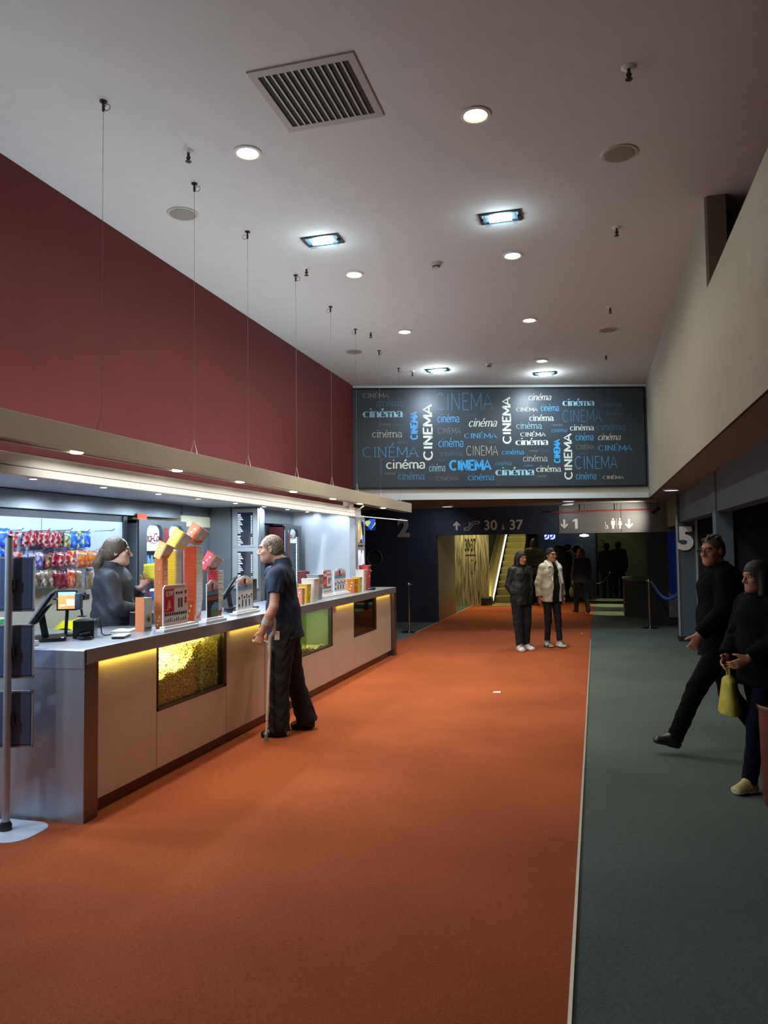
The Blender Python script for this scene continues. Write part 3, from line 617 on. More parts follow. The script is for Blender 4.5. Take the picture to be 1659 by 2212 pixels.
def window(y0,y1,lining,nm,gl,z0=.5,z1=.962,dep=.42):
    f=MB(); X=-3.078
    for a in((y0,y1,z0,z0+.018),(y0,y1,z1-.012,z1),(y0,y0+.012,z0,z1),(y1-.045,y1,z0,z1)): f.box(X-.04,X,a[0],a[1],a[2],a[3])
    f.build('window_frame',wfr,ctr)
    x1=X-.04;x0=x1-dep
    b=MB(); b.add([(x0,y0,z0),(x0,y1,z0),(x0,y1,z1),(x0,y0,z1),(x1,y0,z0),(x1,y1,z0),(x1,y1,z1),(x1,y0,z1)],[(0,1,2,3),(0,4,5,1),(0,3,7,4),(1,5,6,2),(3,2,6,7)])
    b.build('bin_lining',lining,ctr)
    MB().box(X-.03,X-.022,y0+.012,y1-.045,z0+.018,z1-.012).build('window_pane',gl,ctr)
    return x0,x1
gl=Mglass('clear_glass','f2f6ee',.02)
w1=window(4.88,5.94,inY,'a',gl); window(7.54,8.66,inG,'b',gl); window(9.51,10.55,inD,'c',Mglass('smoked_glass','4a4440',.14))
light('AREA',(-3.32,5.1,.955),20,(1,.86,.45),(-3.32,5.1,0),.25,sy=.4); light('AREA',(-3.3,5.65,.957),1.6,(1,.9,.6),(-3.3,5.65,0),.1,sy=.4)
light('AREA',(-3.3,8.05,.955),5,(.88,1,.74),(-3.3,8.05,0),.2,sy=.9)
MB().box(-3.5,-3.495,7.56,8.6,.5,.96).box(-3.46,-3.12,7.90,7.905,.51,.95).build('bin_divider',Mglass('green_acrylic','d4dfb4',.06),ctr)
# popcorn: uncountable kernels, one object per bin
def popcorn(name,y0,y1,hf,label,n_front,n_top,x1=-3.13,x0=-3.53,z0=.505):
    mb=MB()
    r=.0105
    def blob(x,y,z):
        k=rng.randint(3)
        for j in range(2+k%2):
            o=rng.normal(0,.0055,3); s=r*(.62+.35*rng.rand())
            c=(x+o[0],y+o[1],z+o[2])
            vs=[(c[0]+s,c[1],c[2]),(c[0]-s,c[1],c[2]),(c[0],c[1]+s,c[2]),(c[0],c[1]-s,c[2]),(c[0],c[1],c[2]+s),(c[0],c[1],c[2]-s)]
            mb.add(vs,[(0,2,4),(2,1,4),(1,3,4),(3,0,4),(2,0,5),(1,2,5),(3,1,5),(0,3,5)])
    for i in range(n_front):
        y=y0+.015+(y1-y0-.06)*rng.rand(); h=hf(x1,y); z=z0+.01+(h-z0)*rng.rand()
        if h>z0+.01: blob(x1-.012*rng.rand(),y,z)
    for i in range(n_top):
        y=y0+.015+(y1-y0-.03)*rng.rand(); x=x0+.01+(x1-x0-.015)*rng.rand(); h=hf(x,y)
        if h>z0+.01: blob(x,y,h-.008*rng.rand())
    # solid core under the kernels
    ny,nx=30,10; ysv=np.linspace(y0+.005,y1-.005,ny);xs=np.linspace(x0+.003,x1-.012,nx);o=len(mb.v)
    vs=[(x,y,max(z0+.003,hf(x,y)-.01)) for y in ysv for x in xs]+[(xs[-1],y,z0+.002) for y in ysv]
    fs=[(j*nx+i,j*nx+i+1,(j+1)*nx+i+1,(j+1)*nx+i) for j in range(ny-1) for i in range(nx-1)]+[(j*nx+nx-1,ny*nx+j,ny*nx+j+1,(j+1)*nx+nx-1) for j in range(ny-1)]
    mb.add(vs,fs)
    o=mb.build(name,M('popcorn_yellow','d9b45a',.8,var=.35,scale=60,hx2='f2dfa0'),smooth=True,auto=False)
    return tag(o,label,'popcorn',kind='stuff')
def h1(x,y):
    t=(-3.13-x)/.4; ed=1/(1+math.exp(-(y-5.45)/.012)); n=.012*math.sin(17*y+9*x)+.008*math.sin(41*y)
    a=.68+.09*(y-4.9)/.55+t*.2; b=.885+.012*math.sin(9*y)
    return min(.925,(1-ed)*min(a,.78+.14*(y-4.9)/.5)+ed*b+n)
popcorn('popcorn',4.88,5.9,h1,'heap of yellow popcorn behind the first counter window',5200,4200)
popcorn('popcorn',7.54,8.6,lambda x,y:.505+max(0,.075-.13*abs(y-7.68))+max(0,.02-.2*abs(y-8.4)),'few kernels of popcorn left in the green lit counter window',260,420)
# ================================================================ SNACK DISPLAY
ORD=['first','second','third','fourth','fifth','sixth','seventh','eighth','ninth','tenth','eleventh','twelfth','thirteenth']
def ordn(i): return ORD[i] if i<len(ORD) else f'{i+1}th'
bluep=M('display_panel_blue_white','a9b6d6',.35,.1,var=.03,scale=2)
dsp=T('snack_display','pale blue hook panel for sweet bags behind the counter','display',(-4.9,4.6,.95))
MB().box(-4.86,-4.80,1.8,6.93,1.33,1.965).build('back_panel',bluep,dsp)
MB().box(-4.84,-4.785,6.93,7.0,.95,2.03).build('frame_post',steel,dsp,bevel=.004); MB().box(-4.802,-4.797,5.72,5.725,1.5,1.96).build('panel_joint',kgrey,dsp)
bc=T('back_counter','beige back counter below the hanging sweet bags','counter',(-5.0,4.6,0))
beige=M('beige_laminate','9b9484',.6,var=.04)
MB().box(-4.88,-4.80,1.8,7.0,.96,1.33).build('backsplash',beige,bc); MB().box(-5.3,-4.45,1.8,7.0,.92,.96).build('worktop',sstop,bc,bevel=.003); MB().box(-5.3,-4.5,1.8,7.0,0,.92).build('cabinet_body',beige,bc)
KINDS={'red':('red and white',['b01428','a99a98','8d0f22','c8283a','701020','b8a8a6']),'redband':('red with white band',['c22a22','b0a4a0','a81c1c','d9402c']),
'blue':('bright blue',['2458c8','3f80e8','1a3fa0','6f98d0','2a6ad8']),'green':('green and white',['3f8a48','a8b0a4','5aa850','c9402c']),'bluey':('blue and yellow',['2a70c8','d8cc50','3f90e0','1d4fa0']),
'purple':('purple and cream',['4a4a90','b8a8b8','38387a','a8a0ac','59529c']),'brown':('brown and red',['5a2024','8a6a58','a81c2c','6d3c30','c9a868']),
'pink':('pink and yellow',['c83a78','d8c24a','b09aa6','b82038','e8dca8']),'orange':('orange',['d8701c','e88c2a','b04a14','a89078','c85818']),
'clear':('clear brown nut',['6a5240','8a7460','4c4040','a08a70','d0c0a0']),'dred':('dark red',['7a1a26','5c1620','9c2430','6a2028']),'ored':('orange and red',['d84a2c','e07a3c','a8301c','c89080']),'tan':('tan paper',['8a7450','9c8460','7a6444'])}
for k,(n,c) in KINDS.items(): Mprint('bag_print_'+k,[''.join('%02x'%int(int(q[z:z+2],16)*.84) for z in(0,2,4)) for q in c],38,.3,stretch=(1,1,.8),coat=.4)
ROWS=[('top',-.0,[('blue',-14,4,1141,1170),('blue',0,19,1141,1182),('redband',21,37,1148,1183),('red',48,63,1150,1182),('red',60,77,1147,1180),('red',75,92,1146,1178),('red',89,105,1146,1183),('red',101,117,1145,1181),('red',113,129,1147,1184),('red',125,141,1146,1183),('green',136,153,1148,1183),('blue',151,167,1148,1184),('bluey',164,181,1147,1184),('blue',177,196,1148,1182)]),
('middle',0,[('blue',-10,9,1185,1205),('redband',25,48,1190,1215),('purple',60,77,1194,1226),('purple',72,95,1192,1229),('brown',94,112,1196,1226),('red',105,124,1195,1225),('red',119,139,1192,1226),('red',133,152,1193,1224),('pink',148,167,1189,1222),('orange',164,188,1190,1227),('orange',185,210,1190,1225)]),
('bottom',0,[('red',58,68,1233,1272),('clear',68,86,1234,1268),('clear',84,105,1232,1269),('clear',101,122,1230,1268),('dred',116,131,1234,1270),('dred',127,143,1232,1272),('ored',140,166,1229,1271),('tan',163,176,1231,1271),('tan',184,201,1229,1273)])]
for rn,_,bags in ROWS:
    cnt={}
    for kd,x0,x1,y0,y1 in bags:
        X=-4.70+rng.uniform(-.03,.03)
        a,b=onX(x0,y0,X),onX(x1,y1,X); w=b[1]-a[1]; z1=onX((x0+x1)/2,y0,X)[2]; z0=onX((x0+x1)/2,y1,X)[2]; h=z1-z0; yc=(a[1]+b[1])/2
        nu,nv=7,10; vs=[];fs=[]
        for sd in(1,-1):
            for j in range(nv):
                for i in range(nu):
                    u=-1+2*i/(nu-1);v=-1+2*j/(nv-1)
                    t=.028*(1-abs(u)**2.2)*(1-abs(v)**4)**.8+(rng.rand()-.5)*.009*(1-abs(v))
                    ww=w/2*(1-.07*(1-v*v)*1.2)
                    vs.append((sd*t+.006*math.sin(4*u+v),u*ww+.004*math.sin(9*v),v*h/2+.004*math.sin(7*u)))
        n=nu*nv
        for j in range(nv-1):
            for i in range(nu-1):
                q=(j*nu+i,j*nu+i+1,(j+1)*nu+i+1,(j+1)*nu+i); fs.append(q); fs.append(tuple(p+n for p in q[::-1]))
        k=cnt.get(kd,0);cnt[kd]=k+1; tot=sum(1 for q in bags if q[0]==kd)
        lb=f'{KINDS[kd][0]} snack bag on the {rn} row of hooks' if tot==1 else f'{KINDS[kd][0]} snack bag, {ordn(k)} of its colour from left, {rn} hook row'
        mb=MB().add(vs,fs); o=mb.build('snack_bag',MATS['bag_print_'+kd],world=False,smooth=True,auto=False)
        o.location=(X,yc,(z0+z1)/2); o.rotation_euler=(rng.uniform(-.12,.12),0,rng.uniform(-.25,.25)); tag(o,lb,'snack bag',f'snack bags on the {rn} row of hooks')
HK=[((3,1146),'top'),((1,1186),'middle'),((64,1231),'bottom'),((20,1150),'top'),((62,1147),'top'),((112,1146),'top'),((150,1149),'top'),((205,1147),'top'),((50,1189),'middle'),((95,1188),'middle'),((140,1188),'middle'),((208,1187),'middle'),((112,1231),'bottom'),((175,1228),'bottom')]
cnt={}
for q,rn in HK:
    p=onX(q[0],q[1],-4.8);k=cnt.get(rn,0);cnt[rn]=k+1
    t=tag(MB().tube([(p[0],p[1],p[2]),(p[0]+.2,p[1],p[2]),(p[0]+.225,p[1],p[2]+.018)],.004,6).build('peg_hook',chrome,smooth=True),f'chrome peg hook, {ordn(k)} from the left on the {rn} row','hook','peg hooks of the snack display')
# ================================================================ COOLERS
def bottle_proto(cap,liq,labelc,name,h=.23):
    t=T('soft_drink_bottle',name,'bottle',(0,0,0)); s=h/.23
    MB().lathe([(.022,0),(.03,.008),(.03,.12),(.027,.15),(.014,.19),(.012,.215)],(0,0,0),12).build('bottle_body',liq,t,smooth=True)
    MB().lathe([(.0305,.06),(.0308,.065),(.0308,.11),(.0305,.115)],(0,0,0),12).build('bottle_label',labelc,t,smooth=True)
    MB().lathe([(.014,.212),(.015,.216),(.015,.23),(.012,.232)],(0,0,0),10).build('cap',cap,t,smooth=True)
    return t
cola=M('cola_liquid','241410',.15,spec=.6); capr=M('red_cap','c01c22',.4); labr=M('red_label','c4232b',.4); capb=M('blue_cap','2b62b0',.4); wat=M('water_bottle_plastic','9cc6dc',.15,spec=.6); labw=M('pale_label','d8dde0',.4); drk=M('dark_label','1f3a58',.4)
def cooler(X,ys,y0,y1,ztop,zbot,depth,label,doors,lit,nshelf,lw):
    t=T('drinks_cooler',label,'cooler',(X-depth/2,(y0+y1)/2,0))
    body=M('cooler_body_grey','565b60',.4,.4,var=.03); x0=X-depth
    MB().box(x0,x0+.03,y0,y1,0,ztop).box(x0,X-.02,y0,y0+.04,0,ztop).box(x0,X-.02,y1-.04,y1,0,ztop).box(x0,X-.02,y0,y1,ztop-.05,ztop).box(x0,X-.02,y0,y1,0,.25).build('cabinet_body',body,t,bevel=.01)
    MB().box(x0+.035,x0+.05,y0+.045,y1-.045,.25,ztop-.06).build('lining',M('cooler_lining','dfeaf0',.4,emit=lit,ehx='d8ecff'),t)
    for i,(a,b) in enumerate(doors):
        w=b-a; pts=[(a,zbot),(b,zbot)]
        rr=min(.1,w*.3)
        pts+= [(b,ztop-.05-rr)]+[(b-rr+rr*math.cos(q),ztop-.05-rr+rr*math.sin(q)) for q in np.linspace(0,math.pi/2,6)]
        pts+= [(a+rr-rr*math.sin(q),ztop-.05-rr+rr*math.cos(q)) for q in np.linspace(0,math.pi/2,6)]+[(a,ztop-.05-rr)]
        ya,yb=(y0 if i==0 else (doors[i-1][1]+a)/2),(y1 if i==len(doors)-1 else (b+doors[i+1][0])/2)
        # frame ring round the arched glass
        out=[]
        for p in pts:
            c=((a+b)/2,(zbot+ztop)/2)
            py=ya if p[0]<c[0] else yb; pzz=.25 if p[1]<c[1] else ztop
            out.append((py if abs(p[0]-c[0])>.02 else p[0],pzz if (p[1]<c[1] or p[1]>ztop-.05-rr*.3) else p[1]))
        n=len(pts); vs=[(X,p[0],p[1]) for p in pts]+[(X,p[0],p[1]) for p in out]+[(X-.04,p[0],p[1]) for p in pts]
        fs=[(k,n+k,n+(k+1)%n,(k+1)%n) for k in range(n)]+[(k,(k+1)%n,2*n+(k+1)%n,2*n+k) for k in range(n)]
        d=MB().add(vs,fs).build('door',body,t)
        MB().plate(pts,(X-.025,0,0),(0,1,0),(0,0,1),.006).build('door_glass',Mglass('cooler_glass','eef6fa',.02),d)
        hz=ztop-.05-(.29 if len(doors)>1 else .2); hp=[p for p in pts if p[1]>hz]
        hp=[(a+.004,hz),(b-.004,hz)]+[(min(max(p[0],a+.004),b-.004),p[1]-.004) for p in hp]
        MB().plate(hp,(X-.06,0,0),(0,1,0),(0,0,1),.012).build('lit_header',M('lit_header_white','eef6fb',.4,emit=1.1,ehx='e4f2ff'),d)
        redt=M('red_script','b3202c',.5)
        text(d,'script_lettering','Coca-Cola',redt,(X-.046,(a+b)/2,hz+(ztop-.05-hz)*.5),(0,1,0),(0,0,1),.2*w/.32*lw,ext=.002,shear=.35,xs=.72,off=.002,space=.9)
        MB().tube([(X-.045,a+w*(.15+.7*k/10),hz+(ztop-.05-hz)*.32+.012*math.sin(k*.7)) for k in range(11)],.004,5).build('script_swash',redt,d)
    if len(doors)>1: MB().box(X-.03,X+.004,doors[0][1]+.02,doors[1][0]-.02,.3,ztop-.08).build('door_divider',M('red_divider','8c1f24',.35),t,bevel=.004)
    MB().box(X-.005,X+.02,(y0+.05),(y0+.07),1.0,1.35).build('handle',steel,t)
    zsh=[]
    for k in range(nshelf):
        z=ztop-.05-.29-.12-.30*k-.14; zsh.append(z)
        MB().box(x0+.05,X-.06,y0+.05,y1-.05,z-.012,z).build('shelf',chrome,t)
        if len(doors)>1 and k==0:
            for a,b in doors: MB().box(X-.065,X-.058,a,b,z+.30,z+.40).build('shelf_banner',Mprint('banner_print',['8d3a2c','c8c0b0','7a2c24','a85040'],22,.5),t)
    return t,zsh
c1,zs1=cooler(-4.68,None,7.05,8.02,2.0,1.0,.62,'double door cola cooler with arched lit headers behind the till',[(7.2,7.52),(7.64,7.96)],.55,3,.68)
bt={'cola':bottle_proto(capr,cola,labr,'x'),'water':bottle_proto(capb,wat,labw,'x'),'blue':bottle_proto(capb,drk,labw,'x')}
used=set()
def put(kind,loc,label,group):
    p=bt[kind]
    if kind not in used: used.add(kind); p.location=[float(v) for v in loc]; p['label']=label; p['group']=group
    else: dup(p,loc,label=label,group=group)
for k,z in enumerate(zs1):
    for di,(a,b) in enumerate([(7.2,7.52),(7.64,7.96)]):
        for i in range(4):
            kd=['water','cola','blue'][k]
            put(kd,(-4.80,a+.045+i*.078,z),f'{dict(water="water",cola="cola",blue="blue label")[kd]} bottle, {ordn(i)} from left, {["top","middle","bottom"][k]} shelf, {["left","right"][di]} door of wide cooler','bottles in the double door cooler')
c2,zs2=cooler(-4.1,None,9.62,10.22,2.0,.7,.24,'narrow brightly lit drinks cooler beside the glossy white end wall',[(9.80,10.12)],1.5,4,.55)
MB().box(-4.112,-4.098,9.71,9.76,.3,1.93).build('striped_trim',Mprint('red_white_stripe',['9c2a30','c8ccd0'],6,.4),c2)
MB().box(-4.33,-4.12,9.612,9.622,.25,1.97).build('side_panel',M('cooler_side_red','5c2228',.4),c2)
ldm=M('led_dots','ffffff',.5,emit=6)
b=MB()
for i in range(46): b.box(-4.13,-4.122,10.09,10.10,.74+i*.024,.752+i*.024)
b.build('led_row',ldm,c2)
for k,z in enumerate(zs2[:3]):
    for i in range(2): put('water' if k!=1 else 'blue',(-4.20,9.86+i*.09,z),f'{"left" if i==0 else "right"} bottle on the {["top","middle","bottom"][k]} shelf of the narrow bright cooler','bottles in the narrow cooler')
light('AREA',(-4.04,9.96,1.4),1.8,(.66,.83,1),(-3.3,9.9,1.3),.25,sy=1.0)
light('AREA',(-4.62,7.55,1.5),4,(.85,.93,1),(-3,7.5,1.3),.7,sy=.8)
# orange tag above the cooler
o=onX(308,1116,-4.74); tag(MB().box(-4.745,-4.735,o[1]-.10,o[1]+.08,o[2]-.035,o[2]+.03).build('shelf_tag',M('bright_orange_tag','ef5a1c',.5,emit=.15),bevel=.003),'bright orange tag stuck above the cola cooler','tag')  # slight glow put into the orange so it looks lit
rl=T('roller_shutter','grey slatted roller shutter between menu screens and narrow cooler','shutter',(-4.3,9.58,0))
b=MB()
for i in range(24): b.box(-4.40,-4.382+.004*(i%2),9.3,9.84,.9+i*.046,.942+i*.046)
b.build('slats',kgrey,rl); MB().box(-4.41,-4.37,9.84,9.855,0,2.02).box(-4.41,-4.37,9.285,9.3,0,2.02).build('guide_rail',steel,rl)
mon=M('kiosk_menu_text','cfd8e8',.5,emit=.8); scr=M('menu_screen_dark','10131d',.25,emit=.04,ehx='5070c0',coat=.4)
# menu pillar and its two screens
mp_=T('menu_pillar','grey wall pillar carrying two dark menu screens behind the counter','pillar',(-4.4,8.78,0))
MB().box(-4.75,-4.45,8.70,8.85,0,2.205).box(-4.45,-4.05,8.72,8.85,0,2.205).build('shaft',kgrey,mp_,bevel=.004)
def menu(z0,z1,label):
    t=T('menu_screen',label,'menu screen',(-4.24,8.70,z0))
    MB().box(-4.42,-4.065,8.685,8.718,z0-.03,z1+.05).build('housing',klite,t,bevel=.006)
    MB().box(-4.345,-4.135,8.680,8.685,z0,z1).build('display',scr,t)
    b=MB(); n=int((z1-z0)/.021)
    for i in range(n):
        z=z1-.025-i*.021
        if i in(0,13): b.box(-4.34,-4.30,8.678,8.680,z-.008,z+.006); continue
        if i in (12,): continue
        b.box(-4.34,-4.34+.03+.05*((i*37)%7)/7,8.678,8.680,z-.006,z+.005); b.box(-4.16,-4.142,8.678,8.680,z-.006,z+.005)
    b.build('menu_lines',mon,t)
menu(1.72,2.13,'upper dark menu screen with pale price lines left of the man'); menu(1.2,1.64,'lower dark menu screen with pale price lines left of the man')
for z0,z1,l,cols in((1.75,2.09,'upper bright poster screen on the end of the kiosk',['1a1612','a89868','3858c8','d0c8a0','20242c','88a8e0']),(1.32,1.64,'lower bright menu screen on the end of the kiosk',['e0e4f0','c8d0e8','2a3a70','e8ecf4','d8dcec','384060'])):
    t=T('poster_screen',l,'screen',(-3.40,10.83,z0)); MB().box(-3.43,-3.395,10.6,11.06,z0-.035,z1+.04).build('housing',klite,t,bevel=.006)
    MB().box(-3.396,-3.391,10.66,11.0,z0,z1).build('display',Mprint('poster_'+l[:5],cols,9,.3,emit=.7,stretch=(1,1,.7)),t)
# ================================================================ TUBS ON THE COUNTER
def tub_mesh(name,ca,cb,w0,w1,h,rim='d8d4c8'):
    """tapered square carton: +-Y walls colour ca, +-X walls colour cb with a swash"""
    A=M('carton_'+ca,ca,.5,spec=.4); Bm=M('carton_'+cb,cb,.5,spec=.4); Rm=M('carton_rim_'+rim,rim,.5)
    mb=MB(); n=3
    def ring(w,z): return [(p[0],p[1],z) for p in rrect(w,w,w*.16,n)]
    zs=[(w0,0),(w0+(w1-w0)*.33,h*.33),(w1,h)]
    R=[ring(w,z) for w,z in zs]; k=len(R[0])
    vs=[p for r in R for p in r]+[(p[0]*.94,p[1]*.94,h) for p in R[-1]]+[(p[0]*.9,p[1]*.9,.01) for p in R[0]]
    for j in range(2):
        for i in range(k):
            a=R[j][i];b=R[j][(i+1)%k];mx,my=(a[0]+b[0])/2,(a[1]+b[1])/2
            mi=0 if abs(my)>abs(mx) else (0 if (j==0 and my>-.0*w0 and False) else 1)
            mb.add([],[]); mb.f.append((j*k+i,j*k+(i+1)%k,(j+1)*k+(i+1)%k,(j+1)*k+i)); mb.m.append(mi)
    mb.v=[tuple(map(float,p)) for p in vs]
    for i in range(k):
        mb.f.append((2*k+i,2*k+(i+1)%k,3*k+(i+1)%k,3*k+i)); mb.m.append(2)
        mb.f.append((3*k+i,3*k+(i+1)%k,4*k+(i+1)%k,4*k+i)); mb.m.append(2)
    mb.f.append(tuple(range(k-1,-1,-1))); mb.m.append(1); mb.f.append(tuple(4*k+i for i in range(k))); mb.m.append(2)
    # rolled rim
    ro=[(p[0]*1.035,p[1]*1.035) for p in R[-1]]
    n0=len(mb.m); mb.tube([(p[0],p[1],h) for p in ro]+[(ro[0][0],ro[0][1],h)],.0026,5,2)
    for q in range(n0,len(mb.m)-2):
        pp=ro[(q-n0)//5]; mb.m[q]=0 if abs(pp[1])>abs(pp[0]) else 2
    # swash band and dots on the white walls
    sw=0
    for sx in(1,-1):
        x=lambda z: sx*((w0+(w1-w0)*z/h)/2+.0008)
        ps=[(-.40,.20,.30),(-.15,.16,.29),(.1,.2,.36),(.40,.34,.52)]
        for q in range(3):
            a,b=ps[q],ps[q+1]
            vv=[(x(a[1]*h),a[0]*w0*.98,a[1]*h),(x(b[1]*h),b[0]*w0*.98,b[1]*h),(x(b[2]*h),b[0]*w0*.98,b[2]*h),(x(a[2]*h),a[0]*w0*.98,a[2]*h)]
            mb.add(vv,[(0,1,2,3) if sx>0 else (3,2,1,0)],0)
        cz=.56*h; vv=[(x(cz+.17*w0*math.sin(t)),.19*w0*math.cos(t),cz+.17*w0*math.sin(t)) for t in np.linspace(0,2*math.pi,11)[:-1]]
        mb.add(vv,[tuple(range(10)) if sx>0 else tuple(range(9,-1,-1))],3)
        for yy in(-.2,.05,.25):
            vv=[(x(.86*h),(yy-.05)*w0,.78*h),(x(.86*h),(yy+.06)*w0,.78*h),(x(.86*h),(yy+.06)*w0,.88*h),(x(.86*h),(yy-.05)*w0,.88*h)]
            mb.add(vv,[(0,1,2,3) if sx>0 else (3,2,1,0)],3)
    for sy in(-1,1):
        for c in range(3):
            cz=(.3+.22*c)*h; cy=sy*((w0+(w1-w0)*cz/h)/2+.0008)
            vv=[((-.16+.16*c)*w0+.09*w0*math.cos(t),cy,cz+.09*w0*math.sin(t)) for t in np.linspace(0,2*math.pi,10)[:-1]]
            mb.add(vv,[tuple(range(9)) if sy<0 else tuple(range(8,-1,-1))],3)
    return mb.build('popcorn_tub',[A,Bm,Rm,M('carton_print_pale','ece9e2',.5)],world=False,smooth=False)
VD=np.array([-.50,.86,0])
def place(o,loc,rot=None,label=None,group=None,cat='popcorn tub'):
    o.location=[float(v) for v in loc]
    if rot is not None: o.rotation_euler=rot
    return tag(o,label,cat,group)
def stack(proto,x,y,ztop,pitch,h,nm,lean=0.):
    n=max(2,int((ztop-CT-h)/pitch))
    pitch=(ztop-CT-h)/(n-1)
    for i in range(n):
        z=CT+i*pitch; o=proto if i==0 else proto.copy()
        if i: COL.objects.link(o)
        k=n-1-i; od='topmost' if k==0 else f'number {k+1} from the top'
        if i==0: od='bottom'
        place(o,(x+lean*i*pitch+rng.uniform(-.0008,.0008),y+rng.uniform(-.0008,.0008),z),(0,0,rng.uniform(-.02,.02)),f'{nm}, {od}' if i else f'{nm}, lowest of all',nm.split(',')[0]+' stack')
    return CT+(n-1)*pitch+h
T1=tub_mesh('a','c9783a','e8834a',.062,.078,.12,'e09060')
stack(T1,-3.235,5.17,1.595,.0095,.12,'small orange tub in the leftmost stack')
T2=tub_mesh('b','ddb51f','d9d8d2',.082,.10,.15)
stack(T2,-3.335,5.52,1.655,.0115,.15,'yellow and white tub in the second stack from the left')
T3=tub_mesh('c','ec6a34','cfcbc0',.098,.122,.19)
stack(T3,-3.275,5.72,1.69,.0105,.19,'orange and white tub in the tallest stack')
T4=tub_mesh('d','b8323a','cdc9bd',.085,.105,.16)
stack(T4,-3.25,6.06,1.475,.0115,.16,'red and white tub in the rightmost stack')
def tilted(nm,ca,cb,w0,w1,h,px,d_xy,label,ang,lean=0):
    o=tub_mesh(nm,ca,cb,w0,w1,h)
    r=Matrix.Rotation(math.radians(ang),3,Vector(VD))@Matrix.Rotation(math.radians(-18),3,'Z')
    dd=ray(*px); t=d_xy/np.hypot(dd[0],dd[1]); c=CAMP+dd*t
    p=Vector([float(q) for q in c])-r@Vector((0,0,h/2)); o.location=p; o.rotation_euler=r.to_euler(); tag(o,label,'popcorn tub','tilted tubs on top of the stacks'); return o
hyp=lambda x,y:math.hypot(x,y)
tilted('e','f0a04a','f4d8a8',.082,.10,.13,(353,1192),hyp(-3.235,5.17),'small pale orange tub tilted on top of the leftmost stack',26)
tilted('f','f2dc18','dfe2e0',.112,.132,.155,(386,1168),hyp(-3.335,5.52),'yellow and white tub tilted on top of the yellow stack',33)
tilted('g','ec6a34','d6d3ca',.112,.135,.16,(423,1157),hyp(-3.275,5.72),'orange and white tub tilted on top of the tallest stack',33)
tilted('h','c2303a','d3cfc6',.105,.128,.16,(455,1216),hyp(-3.25,6.06),'red and white tub tilted on top of the red stack',33)
